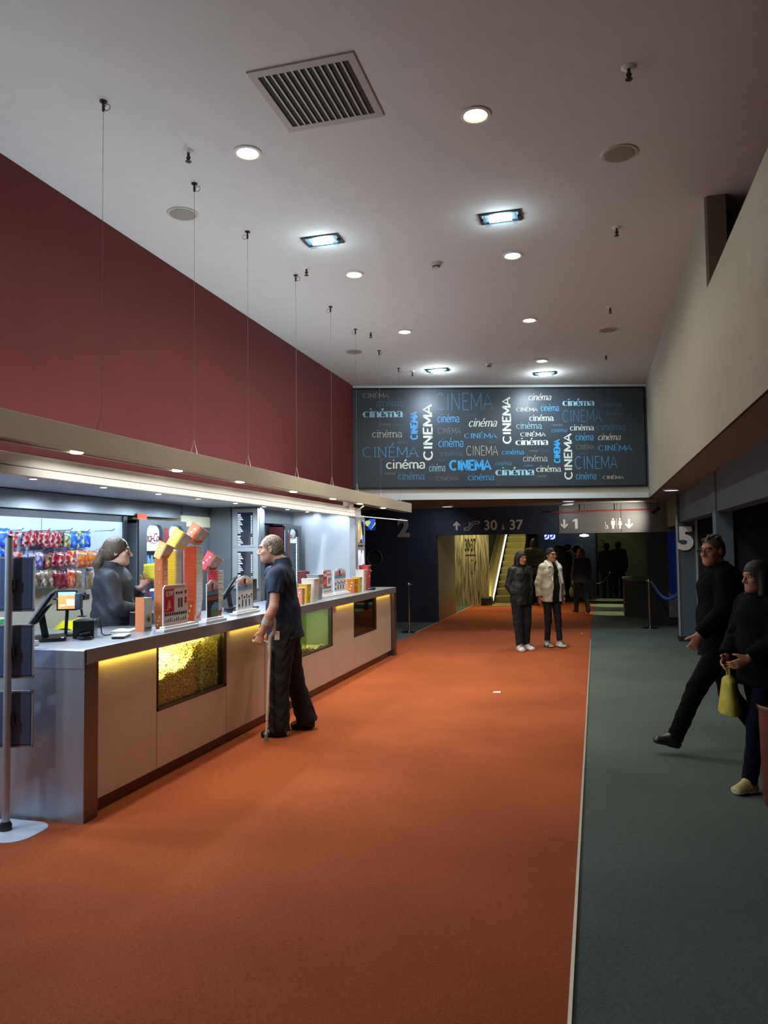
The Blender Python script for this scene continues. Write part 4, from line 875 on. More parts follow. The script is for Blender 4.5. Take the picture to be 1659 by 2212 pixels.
# ================================================================ COUNTER CLUTTER
acr=M('white_acrylic','e6eaf2',.3,spec=.5)
def pl(mb,pts,X,mi=0,th=.002): return mb.plate(pts,(X,0,0),(0,1,0),(0,0,1),th,mi)
pr_red=M('print_red','bd2530',.45); pr_or=M('print_orange','d98a60',.45); pr_bl=M('print_blue','5f9fc8',.45); pr_dk=M('print_dark','25221f',.5); pr_wh=M('print_white','e9e9e6',.5); pr_br=M('print_brown','6a3f2a',.5); pr_sal=M('print_salmon','d8a594',.5); pr_gn=M('print_green','5a8a50',.5)
def stand(label,X,base,face,style):
    """acrylic menu holder whose face looks at the hall (+X); pixel corners give its extent along the counter"""
    y0,y1=onX(base[0],base[2],X)[1],onX(base[1],base[3],X)[1]
    fy0,fy1=onX(face[0],face[2],X)[1],onX(face[1],face[2],X)[1]; zt=onX((face[0]+face[1])/2,face[2],X-.03)[2]
    t=T('menu_stand',label,'menu stand',(X-.03,(y0+y1)/2,CT))
    b=MB().box(X-.075,X,y0,y1,CT,CT+.022); b.box(X-.06,X-.015,y0+.03,y1-.03,CT+.022,CT+.04); b.build('base',acr,t,bevel=.003)
    XP=X-.035; z0=CT+.04; H=zt-z0; W=fy1-fy0; P=lambda u,v:(fy0+u*W,z0+v*H)
    if style=='arch':
        pts=[P(0,0),P(1,0),P(1,.90)]+[P(.5+.5*math.cos(a)*.62,.90+.10*math.sin(a)) for a in np.linspace(0.25,math.pi-.25,10)]+[P(0,.90)]
    else: pts=[P(0,0),P(1,0),P(.97,.95),P(.9,1),P(.08,1),P(0,.93)]
    pl(MB(),pts,XP-.008,th=.008).build('panel',acr,t)
    def area(nm,mt,polys,off=.0005):
        b=MB()
        for q in polys: pl(b,[P(*p) for p in q],XP+off,th=.001)
        return b.build(nm,mt,t)
    rc=lambda u0,v0,u1,v1:[(u0,v0),(u1,v0),(u1,v1),(u0,v1)]
    el=lambda u,v,a,b_:[(u+a*math.cos(q),v+b_*math.sin(q)) for q in np.linspace(0,2*math.pi,11)[:-1]]
    if style=='offer':
        area('red_panel',pr_red,[rc(.04,.33,.42,.90)]); area('header_strip',pr_sal,[rc(.1,.93,.85,.975)])
        text(t,'price_text','0,50€',pr_wh,(XP+.003,fy0+W*.23,z0+H*.78),(1e-9,1,0),(0,0,1),H*.17,ext=.0005,shear=.2,off=.01,xs=W/H*.75)
        area('printed_graphics',pr_dk,[el(.52,.79,.04,.035),el(.72,.79,.04,.035)]+[rc(.06+.09*i,.24,.12+.09*i,.31) for i in range(10)]+[rc(.05+.075*i,.09,.075+.075*i,.10+.09*((i*5)%4+1)/4) for i in range(12)])
        area('cup_picture',pr_br,[rc(.58,.42,.64,.66),rc(.68,.42,.76,.66)]); area('red_icons',pr_red,[el(.62,.79,.035,.035),el(.89,.8,.05,.05),el(.89,.63,.045,.05),el(.89,.55,.05,.045)],.001)
        area('pale_bottle_picture',pr_sal,[[(.14,.42),(.30,.42),(.27,.54),(.25,.62),(.2,.62),(.17,.52)],rc(.08,.38,.2,.41)],.001); area('pink_strip',pr_sal,[rc(.1,.01,.95,.04)])
    else:
        rays=[]
        for k in range(7):
            a0=math.radians(8+k*24);a1=a0+math.radians(13)
            rays.append([(.5,.72),(.5+.47*math.cos(a0),.72+.20*math.sin(a0)),(.5+.47*math.cos(a1),.72+.20*math.sin(a1))])
        area('sunburst',pr_or,rays); area('water_band',pr_bl,[[(.03,.60),(.97,.60),(.97,.73),(.75,.76),(.6,.72),(.4,.76),(.2,.72),(.03,.72)]],.001)
        area('logo_patch',pr_red,[[(.42,.66),(.64,.67),(.63,.74),(.42,.73)]],.0015)
        area('ice_cream_picture',pr_dk,[el(.47,.84,.06,.09)],.0018); area('pale_swirl',pr_wh,[el(.6,.83,.1,.05)],.0012)
        if style=='arch':
            if 'dark' in label:
                area('dark_picture',pr_dk,[rc(.03,.02,.97,.60)],.0008); area('gold_letters',pr_or,[rc(.08+.11*i,.46,.13+.11*i,.57) for i in range(8)],.0014)
                area('blue_picture',pr_bl,[[(.3,.2),(.95,.2),(.95,.36),(.75,.42),(.45,.33)]],.0014); area('green_picture',pr_gn,[rc(.35,.04,.95,.19)],.0014)
            else:
                area('printed_graphics',pr_dk,[el(.3+.15*i,.43-.05*(i%2),.05,.025) for i in range(5)]+[el(.3+.15*i,.36,.025,.025) for i in range(5)]+[rc(.33+.22*i-.03,.1,.33+.22*i+.03,.27) for i in range(3)]+[el(.12,.36,.05,.04),el(.12,.15,.05,.04)])
                area('printed_graphics',pr_br,[el(.33+.22*i,.28,.035,.03) for i in range(3)])
    return t
stand('white menu stand with red 0,50€ offer panel before the orange cup stacks',-3.06,(355,430,1372,1349),(362,415,1262),'offer')
stand('arched ice cream menu stand with dark lower half right of the red cups',-3.07,(446,490,1352,1337),(455,480,1252),'arch')
stand('arched white ice cream menu stand in front of the man at the counter',-3.16,(512,562,1328,1316),(520,553,1243),'arch')
stand('narrow red and white offer stand beyond the man',-3.22,(700,726,1290,1283),(703,722,1230),'offer')
stand('arched white ice cream menu stand on the far part of the counter',-3.22,(725,757,1286,1278),(727,752,1227),'arch')
# tills
plk=M('till_black','0f1114',.3,spec=.5,coat=.2)
ui=M('till_display_orange','d89a5a',.4,emit=1.0); uib=M('till_display_blue','9cc8e4',.4,emit=1.0); uiw=M('till_display_white','f0f0f0',.4,emit=1.0)
def till(x,y,rz,label,disp=False,h=.30):
    t=T('till',label,'till',(x,y,CT),rz); z=CT
    W=lambda mb:mb
    R=WM[t.name]
    def b(fn,nm,mt,bev=.004):
        m=MB(); fn(m); m.v=[tuple(R@Vector(p)) for p in m.v]; return m.build(nm,mt,t,bevel=bev)
    b(lambda m:m.prism(rrect(.20,.30,.05),0,.025),'base',plk)
    b(lambda m:m.obox((-.05,-.055,.02),(.045,0,0),(0,.11,0),(-.03,0,h*.55)),'neck',plk)
    # tilted touch screen, its back towards the hall
    b(lambda m:m.obox((-.16,-.135,h*.28),(.05,0,.03),(0,.27,0),(.155,0,h*.78)),'screen',plk,.006)
    b(lambda m:m.obox((-.13,-.08,h*.30),(.055,0,.035),(0,.16,0),(.09,0,h*.42)),'rear_housing',plk,.008)
    b(lambda m:m.obox((.012,-.05,h*.92),(.03,0,-.01),(0,.1,0),(.006,0,.012)),'top_handle',chrome,.003)
    return t
t1=till(*onZ(108,1382,CT)[:2],.70,'black till at the near end, beside the lit orange display')
o=onX(145,1297,-3.75)
cdp=T('customer_display','small lit customer display with orange page beside the near till','display',(-3.62,4.62,CT))
c0=CAMP+ray(144.5,1297)*5.45; ax=CR.copy(); ax[2]=0; ax/=np.linalg.norm(ax); ax=ax*.98+np.array([0,.2,0])*1; ax/=np.linalg.norm(ax); nn=np.cross(ax,(0,0,1))
w,h=.142,.145
MB().obox(c0-ax*w/2-np.array([0,0,h/2])-nn*.0,ax*w,-nn*.02,(0,0,h)).build('housing',plk,cdp,bevel=.004)
f=MB(); 
def scr_rect(u0,u1,v0,v1,mt,off,nm): MB().obox(c0+ax*(u0*w)+np.array([0,0,v0*h])+nn*off,ax*((u1-u0)*w),nn*.001,(0,0,(v1-v0)*h)).build(nm,mt,cdp)
scr_rect(-.42,.42,-.42,.42,ui,.0005,'page'); scr_rect(-.42,.42,.24,.42,uib,.0015,'page_header'); scr_rect(-.02,.36,-.26,.06,uiw,.0015,'page_box'); scr_rect(-.34,-.08,-.28,-.2,uiw,.0015,'page_button')
pb=c0-nn*.012; MB().tube([(pb[0],pb[1],pb[2]-h/2),(pb[0]-.01,pb[1],CT+.02),(pb[0]-.01,pb[1],CT)],.012,8).build('stem',plk,cdp)
MB().prism([(pb[0]-.01+p[0],pb[1]+p[1]) for p in rrect(.12,.12,.03)],CT,CT+.012).build('foot',plk,cdp)
till(*onZ(505,1318,CT)[:2],.49,'black till behind the ice cream stands left of the man')
t=till(-3.24,10.72,.25,'black till at the far end of the counter')
def cbox(nm,label,cat,px,base_y,w,d,h,mt,rz=0,bev=.004,z0=CT):
    p=onZ(px,base_y,z0); t=T(nm,label,cat,p,rz); R=WM[t.name]
    m=MB().box(-d,0,-w/2,w/2,0,h); m.v=[tuple(R@Vector(q)) for q in m.v]; m.build('body',mt,t,bevel=bev); return t,R
def sub(t,R,fn,nm,mt,bev=0,smooth=False):
    m=MB(); fn(m); m.v=[tuple(R@Vector(q)) for q in m.v]; return m.build(nm,mt,t,bevel=bev,smooth=smooth)
t,R=cbox('paper_box','white paper block at the near end of the counter','paper',74,1396,.09,.1,.03,M('paper_white','e4e6ea',.7)); sub(t,R,lambda m:m.box(-.098,-.002,-.043,.043,.03,.033),'top_sheet',M('paper_cream','ddd8c8',.7))
t,R=cbox('receipt_printer','black box printer with cable in front of the cashier','printer',207,1376,.17,.14,.125,plk,.5,.006)
sub(t,R,lambda m:m.box(-.11,-.03,-.06,.06,.125,.13),'lid',blk,.002); sub(t,R,lambda m:m.tube([(0,.0,.1),(.02,.01,.13),(.03,.02,.08),(.035,.03,.02),(.05,.06,.004),(.09,.1,.004)],.0045,6),'cable',blk,smooth=True)
p=onZ(203,1372,CT); sc=T('barcode_scanner','dark hand scanner on its round stand beside the printer','scanner',(p[0]-.1,p[1]+.0,CT+.13))
x,y,z=p[0]-.1,p[1],CT+.13
MB().lathe([(.035,0),(.035,.008),(.012,.014)],(x,y,z),18).build('stand_foot',chrome,sc,smooth=True); MB().tube([(x,y,z+.01),(x-.01,y,z+.06),(x-.005,y-.01,z+.09)],.008,8).build('stem',blk,sc,smooth=True)
MB().obox((x-.03,y-.05,z+.055),(.05,0,0),(0,.035,0),(0,0,.12)).build('grip',M('scanner_blue_grey','39485a',.35),sc,bevel=.008); MB().obox((x-.03,y-.02,z+.12),(.055,0,0),(0,.075,0),(0,0,.045)).build('head',plk,sc,bevel=.01); MB().lathe([(.022,0),(.022,.01)],(x,y+.02,z+.165),14).build('button',chrome,sc)
def phone(px,py,label,rz):
    p=onZ(px,py,CT); t=T('card_terminal',label,'card terminal',p,rz); R=WM[t.name]
    sub(t,R,lambda m:m.prism(rrect(.09,.19,.03),0,.022),'base',plk,.006); sub(t,R,lambda m:m.obox((-.035,-.07,.022),(.07,0,.012),(0,.13,0),(0,0,.018)),'keypad',blk,.004); sub(t,R,lambda m:m.obox((-.03,-.02,.05),(.06,0,.012),(0,.06,0),(0,0,.004)),'display',scr)
    sub(t,R,lambda m:m.tube([(0,.09,.01),(.02,.13,.006),(-.03,.17,.006),(-.08,.2,.006)],.004,6),'cable',blk,smooth=True)
phone(180,1380,'black card terminal with cable lying before the printer',.9); phone(501,1322,'black card terminal lying below the second till',.4)
p=onZ(262,1377,CT); t=T('tablet_tray','dark tablet tray with white edge near the counter front','tablet',p,.35); R=WM[t.name]
sub(t,R,lambda m:m.prism(rrect(.09,.19,.015),0,.012),'tray',plk,.003); sub(t,R,lambda m:m.box(-.042,.042,-.09,.09,.012,.02),'white_cover',M('paper_white','e4e6ea'),.003)
p=onZ(268,1364,CT); t=T('paper_stack','cream paper sheets with a clip lying behind the tablet tray','paper',p,.35); R=WM[t.name]
sub(t,R,lambda m:m.box(-.07,.07,-.11,.11,0,.012),'sheets',M('paper_cream','ddd8c8',.7),.001); sub(t,R,lambda m:m.box(-.02,.02,.1,.16,.004,.014),'clip',steel,.002)
p=onZ(290,1352,CT); t=T('handheld_device','small black handheld device standing before the cashier','device',p,.2); R=WM[t.name]
sub(t,R,lambda m:m.box(-.03,.03,-.028,.028,0,.115),'body',plk,.006); sub(t,R,lambda m:m.tube([(0,-.015,.115),(0,-.012,.13),(0,.012,.13),(0,.015,.115)],.003,6),'loop',chrome,smooth=True)
# tall orange and grey holder
p=onZ(330,1362,CT); hb=T('cup_holder_box','orange and grey carton holder with round gold emblem left of the cup stacks','box',(p[0]-.03,p[1]-.03,CT))
x,y=p[0]-.055,p[1]-.03
MB().box(x-.04,x+.035,y-.055,y-.052,CT,CT+.255).build('orange_side',M('carton_orange','d9804f',.55),hb); MB().box(x-.04,x+.035,y-.05,y+.05,CT,CT+.25).build('carton',M('carton_grey','8b8978',.55),hb,bevel=.004)
m=MB(); m.cone((x+.0351,y,CT+.09),(x+.037,y,CT+.09),.032,seg=22); m.build('emblem',M('gold_emblem','8a6a2c',.4,.3),hb)
m=MB(); m.tube([(x+.038,y-.018+.036*k/8,CT+.085+.018*math.sin(k*1.3)) for k in range(9)],.004,5); m.build('emblem_script',pr_dk,hb)
MB().box(x+.0355,x+.0365,y-.04,y+.04,CT+.015,CT+.03).build('caption',pr_dk,hb)
def cup(label,px,py,z,r,h,mt,cat='cup',lid=None,band=None,x=None):
    p=onZ(px,py,z) if x is None else onX(px,py,x); t=T('paper_cup',label,cat,(p[0],p[1],z)); p=(p[0],p[1],z)
    MB().lathe([(r*.72,0),(r*.97,h*.97),(r*1.04,h),(r*.9,h*.985),(r*.65,.01)],p,20).build('cup_body',mt,t,smooth=True)
    if band: MB().lathe([(r*.82,h*.35),(r*.92,h*.7)],p,20).build('band',band,t,smooth=True)
    if lid: MB().lathe([(r*1.08,h),(r*1.08,h+.012),(r*.8,h+.02)],p,20).build('lid',lid,t,smooth=True)
    return t
ps=onZ(318,1350,CT)
rk=T('cup_rack','low grey rack behind the holder carrying two cups','rack',(ps[0]-.05,ps[1]+.2,CT)); MB().box(ps[0]-.12,ps[0]+.02,ps[1]+.10,ps[1]+.32,CT,CT+.2).build('body',kgrey,rk,bevel=.006); MB().box(ps[0]-.13,ps[0]+.03,ps[1]+.09,ps[1]+.33,CT+.2,CT+.21).build('top_plate',chrome,rk)
zc2=CT+.21
def cup2(label,dx,dy,r,h,mt,**k):
    t=T('paper_cup',label,'cup',(ps[0]+dx,ps[1]+dy,zc2)); p=(ps[0]+dx,ps[1]+dy,zc2)
    MB().lathe([(r*.72,0),(r*.97,h*.97),(r*1.04,h),(r*.9,h*.985),(r*.65,.01)],p,20).build('cup_body',mt,t,smooth=True); MB().lathe([(r*1.08,h),(r*1.08,h+.012),(r*.8,h+.02)],p,20).build('lid',whitem,t,smooth=True)
cup2('bright blue cup with white lid behind the cup holder box',-.05,.17,.03,.055,M('cup_blue','2a6ad0',.4)); cup2('salmon red cup with white lid behind the leftmost stack',-.03,.25,.034,.08,M('cup_salmon','d8685c',.4))
# loose cartons beyond the man
def carton(px,py,ca,cb,w0,w1,h,label,rz=0.):
    o=tub_mesh('c',ca,cb,w0,w1,h); p=onZ(px,py,CT); place(o,(p[0]-w0*.5,p[1]+w0*.5,CT),(0,0,rz),label,'cartons on the far counter','carton'); return o
carton(652,1307,'e8906a','b0aa90',.10,.11,.18,'salmon orange carton, nearest of the cartons right of the man',.15)
carton(664,1303,'d9a818','e0c040',.10,.12,.21,'yellow carton behind the salmon orange carton right of the man')
carton(678,1300,'ded8c8','e2ddd2',.14,.17,.26,'large white carton with orange swash right of the man')
carton(688,1296,'8f9292','9a9c98',.13,.17,.30,'tall grey carton at the back of the group right of the man')
carton(661,1295,'6a2228','7a2a30',.09,.12,.34,'dark red carton at the back of the group right of the man')
carton(754,1281,'e59a3c','e8943c',.09,.10,.19,'small orange carton just right of the far ice cream stand')
carton(766,1281,'d07838','e08a44',.10,.13,.19,'round orange carton in the middle of the far carton group')
carton(777,1280,'d8b018','cfc8a8',.10,.12,.21,'yellow carton with pale side in the far carton group')
carton(786,1277,'e0dccf','e2bfa0',.12,.14,.30,'cream carton with orange edge in the far carton group')
carton(795,1275,'cf4a50','d8555a',.13,.15,.36,'tall red carton at the far right of the carton group')
p=onZ(567,1318,CT); t=T('payment_screen','dark upright payment screen partly hidden by the man','screen',(p[0]-.2,p[1]+.2,CT)); x,y=p[0]-.2,p[1]+.2
MB().box(x-.02,x,y-.1,y+.1,CT+.08,CT+.3).build('screen',plk,t,bevel=.005); MB().box(x-.08,x+.04,y-.06,y+.06,CT,CT+.02).box(x-.02,x-.005,y-.02,y+.02,CT+.02,CT+.1).build('foot',plk,t)
# back counter goods
p=onZ(170,1348,.96); t=T('plastic_bag','flat bright yellow bag lying on the back counter','bag',(-4.7,5.0,.96))
px_=onX(142,1336,-4.6)[1],onX(195,1336,-4.6)[1]
b=MB(); n=9
vs=[];fs=[]
for i in range(n):
    for j in range(7):
        u=-1+2*i/(n-1);v=-1+2*j/6; vs.append((-4.62+.13*v,(px_[0]+px_[1])/2+u*(px_[1]-px_[0])/2,.962+.075*(1-u**4)*(1-v**4)+.012*math.sin(5*u+3*v)))
for i in range(n-1):
    for j in range(6): fs.append((i*7+j,(i+1)*7+j,(i+1)*7+j+1,i*7+j+1))
b.add(vs,fs).build('bag_body',M('yellow_plastic','d8cf18',.35,bump=.3,scale=18),t,smooth=True); b=MB(); b.tube([(-4.52,px_[1]-.05,1.0),(-4.49,px_[1]+.03,1.02),(-4.52,px_[1]+.06,.98)],.008,6).build('handle_loop',MATS['yellow_plastic'],t,smooth=True)
for i,(a,b_,c,nm) in enumerate(((2,12,'green_box_print','green and white'),(12,26,'red_box_print','bright red'),(-8,2,'pale_box_print','pale green'))):
    Mprint(c,[['3f8a50','d8e0d8','4a9a5c'],['d03028','c82820','e0483c'],['b8c8b8','d0d8d0','98b0a0']][i],20,.4)
    y0,y1=onX(a,1335,-4.55)[1],onX(b_,1335,-4.55)[1]
    t=T('snack_box',f'{nm} snack box on the back counter behind the sign stand','box',(-4.6,(y0+y1)/2,.96)); MB().box(-4.66,-4.55,y0+.004,y1-.004,.96,1.13).build('carton',MATS[c],t,bevel=.003); MB().box(-4.655,-4.555,y0+.008,y1-.008,1.13,1.134).build('flap',whitem,t)
# ================================================================ SIGN STAND ON THE LEFT
X,Y=onZ(12,1797,0)[:2]
ss=T('sign_stand','silver pole sign stand with framed dark panels and white foot, at the left edge','sign stand',(X,Y,0))
alu=M('aluminium_pole','b4bac0',.32,.45,var=.03)
poly=[onZ(*q,0) for q in((88,1800),(84,1793),(66,1780),(30,1774),(-40,1776),(-90,1800),(-70,1850),(0,1841),(40,1829),(80,1813))]
MB().prism([(X+q[0],Y+q[1]) for q in rrect(.45,.34,.12,6)],0,.012).build('foot',M('white_foot_enamel','ccd6e6',.35),ss,bevel=.004)
MB().cone((X,Y,.012),(X,Y,1.745),.022,seg=20).build('pole',alu,ss,smooth=True); MB().lathe([(.035,0),(.035,.03),(.024,.05)],(X,Y,.012),20).build('collar',steel,ss,smooth=True); MB().lathe([(.023,0),(.02,.012)],(X,Y,1.745),16).build('pole_cap',steel,ss)
pax=np.array([.93,.36,0]); pnn=np.array([.36,-.93,0])
pand=M('panel_dark_blue','566a8e',.35,coat=.3); panl=M('panel_blue_glow','5470a0',.3,emit=.12,ehx='6f93d8')  # sheet glows faintly in place of blue light falling on the stand
for k,(ya,yb) in enumerate(((1203,1322),(1350,1467),(1494,1617))):
    d=hyp(X,Y)-.02; zt=HC-(ya-1192)/FP*4.42; zb=HC-(yb-1192)/FP*4.42
    zt=onY(40,ya,Y+.03)[2]; zb=onY(40,yb,Y+.03)[2]
    o=np.array([X,Y,0])+np.array([0,.035,0])
    W0,W1=-.19,.125
    f=MB(); c=lambda u,z:(o+pax*u)+np.array([0,0,z])
    pts=[(W0,zb),(W1,zb),(W1,zt),(W0,zt)]
    e=.009
    for a in((W0,W1,zb,zb+2*e),(W0,W1,zt-2*e,zt),(W0,W0+2*e,zb,zt),(W1-2*e,W1,zb,zt)):
        f.obox(c(a[0],a[2]),pax*(a[1]-a[0]),-pnn*.016,(0,0,a[3]-a[2]))
    fo=f.build('panel_frame',alu,ss)
    MB().obox(c(W0+e,zb+e),pax*(W1-W0-2*e),-pnn*.008,(0,0,zt-zb-2*e)).build('panel',pand,fo)
    MB().obox(c(W0+2*e,zb+2*e)+pnn*.001,pax*(.10),-pnn*.002,(0,0,zt-zb-4*e)).build('blue_glow_sheet',panl,fo)
    MB().obox(c(-.025,(zt+zb)/2-.03),pax*.05,-pnn*-.036,(0,0,.06)).build('clamp',steel,ss)
# ================================================================ STANCHIONS, ROPE, CURTAIN, BIN
def stanchion(p,label,h=.98):
    t=T('stanchion',label,'stanchion',p,group=None); p=(p[0],p[1],0)
    MB().lathe([(.17,0),(.17,.008),(.05,.025),(.024,.045)],p,28).build('base',chrome,t,smooth=True); MB().cone((p[0],p[1],.04),(p[0],p[1],h-.06),.02,seg=18).build('post',chrome,t,smooth=True)
    MB().lathe([(.022,0),(.034,.01),(.034,.045),(.026,.06),(.02,.07)],(p[0],p[1],h-.07),20).build('cap',chrome,t,smooth=True)
    m=MB()
    for s in(-1,1): m.tube([(p[0]+s*.03,p[1],h-.04),(p[0]+s*.05,p[1],h-.03),(p[0]+s*.058,p[1],h-.05)],.006,6)
    m.build('hook_ring',chrome,t,smooth=True)
    return t
pa=onZ(1405,1357,0); stanchion(pa,'chrome rope post standing at the right before the passage')
pb=onZ(1417,1340,0); stanchion(pb,'second chrome rope post just behind the one at the right')
pc=onZ(884,1366,0); stanchion(pc,'chrome rope post against the dark wall past the counter end')
ropeb=M('blue_velvet_rope','2f4f9c',.8,bump=.3,scale=60)
a=np.array([pa[0]+.058,pa[1],.93]); bq=np.array([1.36,14.06,1.0]); 
def rope(a,b,sag,r,nm,label,mt,n=22):
    pts=[a+(b-a)*t-np.array([0,0,sag*4*t*(1-t)]) for t in np.linspace(0,1,n)]
    o=T('barrier_rope',label,'rope',pts[n//2]); MB().tube(pts,r,10).build('rope',mt,o,smooth=True); MB().cone(pts[0],pts[1],r*1.25,seg=10).cone(pts[-2],pts[-1],r*1.25,seg=10).build('end_cap',chrome,o); return o
rope(a,np.array([1.62,15.2,1.03]),.36,.028,'x','blue velvet rope sagging from the right rope post to the pillar with the 5',ropeb)
stanchion((-.15,24.5,0),'dark small rope post at the end of the passage',.62)
rope(np.array([-.12,24.5,.55]),np.array([.42,24.6,.85]),.18,.03,'x','dark rope sagging in the far passage',blk)
ct_=T('curtain','tall blue pleated curtain left of the pillar with the 5','curtain',(1.6,17.2,.8))
q0,q1=onY(1444,1200,17.2),onY(1466,1200,17.2); zt,zb=onY(1455,1138,17.2)[2],onY(1455,1283,17.2)[2]
vs=[];fs=[];n=36
for i in range(n):
    x=q0[0]+(q1[0]-q0[0])*1.5*i/(n-1);y=17.2+.03*math.sin(i*1.4)
    vs+=[(x,y,zb),(x,y+.012,zt)]
for i in range(n-1): fs.append((2*i,2*i+2,2*i+3,2*i+1))
cu=MB().add(vs,fs).build('cloth',M('blue_curtain','2747a8',.8,var=.1,scale=20,emit=.06),ct_,smooth=True); cu.modifiers.new('th','SOLIDIFY').thickness=.006  # light is put into the cloth as a faint glow
MB().cone((q0[0]-.02,17.2,zt+.01),(q0[0]+.5,17.2,zt+.01),.012,seg=8).build('curtain_rail',steel,ct_)
p=onZ(1453,1336,0); t=T('white_cabinet','pale box cabinet on the floor under the blue curtain','cabinet',(p[0],p[1],0)); MB().box(p[0]-.09,p[0]+.35,p[1],p[1]+.3,0.02,.58).build('cabinet_body',M('dull_white_laminate','b8b8ae',.6),t,bevel=.006); MB().box(p[0]-.08,p[0]+.34,p[1]+.01,p[1]+.28,0,.02).build('plinth',steel,t)
# bin at the right edge
bx,by_=onZ(1648,1738,0)[:2]; bx+=.17
bn=T('litter_bin','dark red round bin with silver rim, cut by the right edge','bin',(bx,by_,0))
zt=.64
MB().lathe([(.155,0),(.165,.03),(.175,zt-.04)],(bx,by_,0),32).build('barrel',M('bin_red','5e241c',.45,var=.08),bn,smooth=True); MB().lathe([(.178,zt-.04),(.188,zt-.03),(.188,zt-.005),(.17,zt),(.15,zt-.01)],(bx,by_,0),32).build('rim',chrome,bn,smooth=True)
MB().lathe([(.15,zt-.012),(.152,zt-.2)][::-1],(bx,by_,0),24).build('liner',blk,bn,smooth=True)
p=onZ(1072,1497,0); b=MB(); b.add([(p[0]-.04,p[1]-.02,.008),(p[0]+.05,p[1]-.01,.008),(p[0]+.045,p[1]+.03,.018),(p[0]-.03,p[1]+.02,.012)],[(0,1,2,3)])
o=b.build('paper_scrap',MATS['paper_white']); o.modifiers.new('th','SOLIDIFY').thickness=.001; tag(o,'small scrap of white paper lying on the orange carpet','litter')
p=onZ(1257,1370,0); o=MB().ball((p[0],p[1],.014),(.02,.015,.006)).build('paper_scrap',MATS['paper_white']); tag(o,'tiny white crumb on the carpet right of the couple','litter')
# spot head at the right end of the header
p=onY(1417,1101,15.6); t=T('track_spotlight','small white spotlight head under the soffit lighting the header','ceiling light',(p[0],15.6,p[2]))
x,y,z=p[0],15.6,p[2]
MB().cone((x+.03,y,ZS),(x+.03,y,z+.03),.008,seg=8).build('stem',blk,t); MB().cone((x+.05,y-.05,z+.03),(x-.05,y+.06,z-.04),.035,.05,seg=18).build('head',blk,t,smooth=True); d=np.array([-.1,.11,-.07]);d/=np.linalg.norm(d); c=np.array([x-.05,y+.06,z-.04]); MB().cone(c,c+d*.004,.042,seg=18).build('lamp',glowC,t)
light('SPOT',c+d*.06,110,(1,.96,.86),(-.1,YH,2.2),.03,110,.9)
# soffit panel lamps
for q,l in (((966,1093),'flat cool lamp under the low soffit, left'),((1226,1090),'flat cool lamp under the low soffit, right'),((1228,1081),'second flat lamp under the low soffit close to the board wall'),((1450,1057),'round flat lamp under the soffit by the right wall')):
    p=onZ(*q,ZS); p[1]=min(p[1],YH-.4); t=T('soffit_lamp',l,'ceiling light',p,group='lamps under the low soffit'); MB().lathe([(.12,-.02),(.13,-.012),(.135,0)],p,24).build('trim_ring',whitem,t,smooth=True); MB().lathe([(0,-.024),(.11,-.021)],p,20).build('lamp',M('dim_cool_glow','cfe0f2',.5,emit=1.2 if q[0]<1400 else .1),t)
    if q[0]<1400: light('SPOT',(p[0],p[1],ZS-.04),(30 if q[0]<1000 else 7),(.8,.9,1),(p[0]-(1.2 if q[0]<1000 else 0),p[1]+1.2,0),.1,150,.9)
# ================================================================ ESCALATOR AND FAR ROOM
es=T('escalator','narrow escalator rising away with lit side strip','escalator',(-2.65,22,0))
EX0,EX1=-2.90,-2.22; sl=2.0/3.9*1.0
stm=M('escalator_step','97905a',.45,.5,var=.12,scale=30,stretch=(8,.3,.3)); 
nst=15; y0=22.2
for i in range(nst):
    z=.02+i*.2; y=y0+i*.385
    if z>3.2: break
    MB().box(EX0,EX1,y,y+.40,z-.02,z+.0).add([(EX0,y+.03,z-.2),(EX1,y+.03,z-.2),(EX1,y,z-.02),(EX0,y,z-.02)],[(0,1,2,3)]).build('step',stm,es)
MB().box(EX0-.1,EX1+.1,21.4,22.2,0,.02).build('landing_plate',M('landing_metal','b9b272',.3,.8,var=.1),es)
skm=M('skirt_metal','a8a070',.3,.8); lsm=M('lit_strip','f6f4e4',.5,emit=3.2,ehx='fff6d8')
ang=math.atan2(.2,.385); L=6.6; dv=np.array([0,math.cos(ang),math.sin(ang)]); uz=np.array([0,-math.sin(ang),math.cos(ang)])
for s,x in((-1,EX0),(1,EX1)):
    xo=x-.28 if s<0 else x+.02
    MB().obox((xo,y0-.2,-.05),(.26,0,0),dv*L,uz*.34).build('balustrade_deck',skm,es)
    MB().obox((x+(-.02 if s<0 else .0),y0-.15,.1),(.02,0,0),dv*L,uz*.05).build('lit_strip',lsm,es)
    gx=xo+.13
    MB().obox((gx-.008,y0-.1,.28),(.016,0,0),dv*L,uz*.62).build('glass_side',Mglass('escalator_glass','d8d2a0',.12),es)
    pts=[(gx,y0+.15,.28),(gx,y0-.12,.35),(gx,y0-.28,.52),(gx,y0-.26,.74),(gx,y0-.1,.92)]+[tuple(np.array([gx,y0+.1,1.02])+dv*k*.6) for k in range(11)]
    MB().tube(pts,.035,10).build('handrail',blk,es,smooth=True)
    MB().box(xo-.02,xo+.28,y0-.55,y0-.1,0,.22).build('newel_base',steel,es,bevel=.01)
t=T('wall_lettering','black 30-37 lettering with line and escalator sign on the streaked gold wall','sign',(-3.5,21.745,1.1))
text(t,'number_text','30·37',pr_dk,(-3.5,21.746,1.72),(1,0,0),(0,0,1),.5,ext=.001,xs=.28,off=.02); MB().box(-3.64,-3.34,21.742,21.746,1.44,1.46).build('rule_line',pr_dk,t); text(t,'symbol_text','▯',pr_dk,(-3.46,21.746,1.15),(1,0,0),(0,0,1),.4,ext=.001,xs=.5)
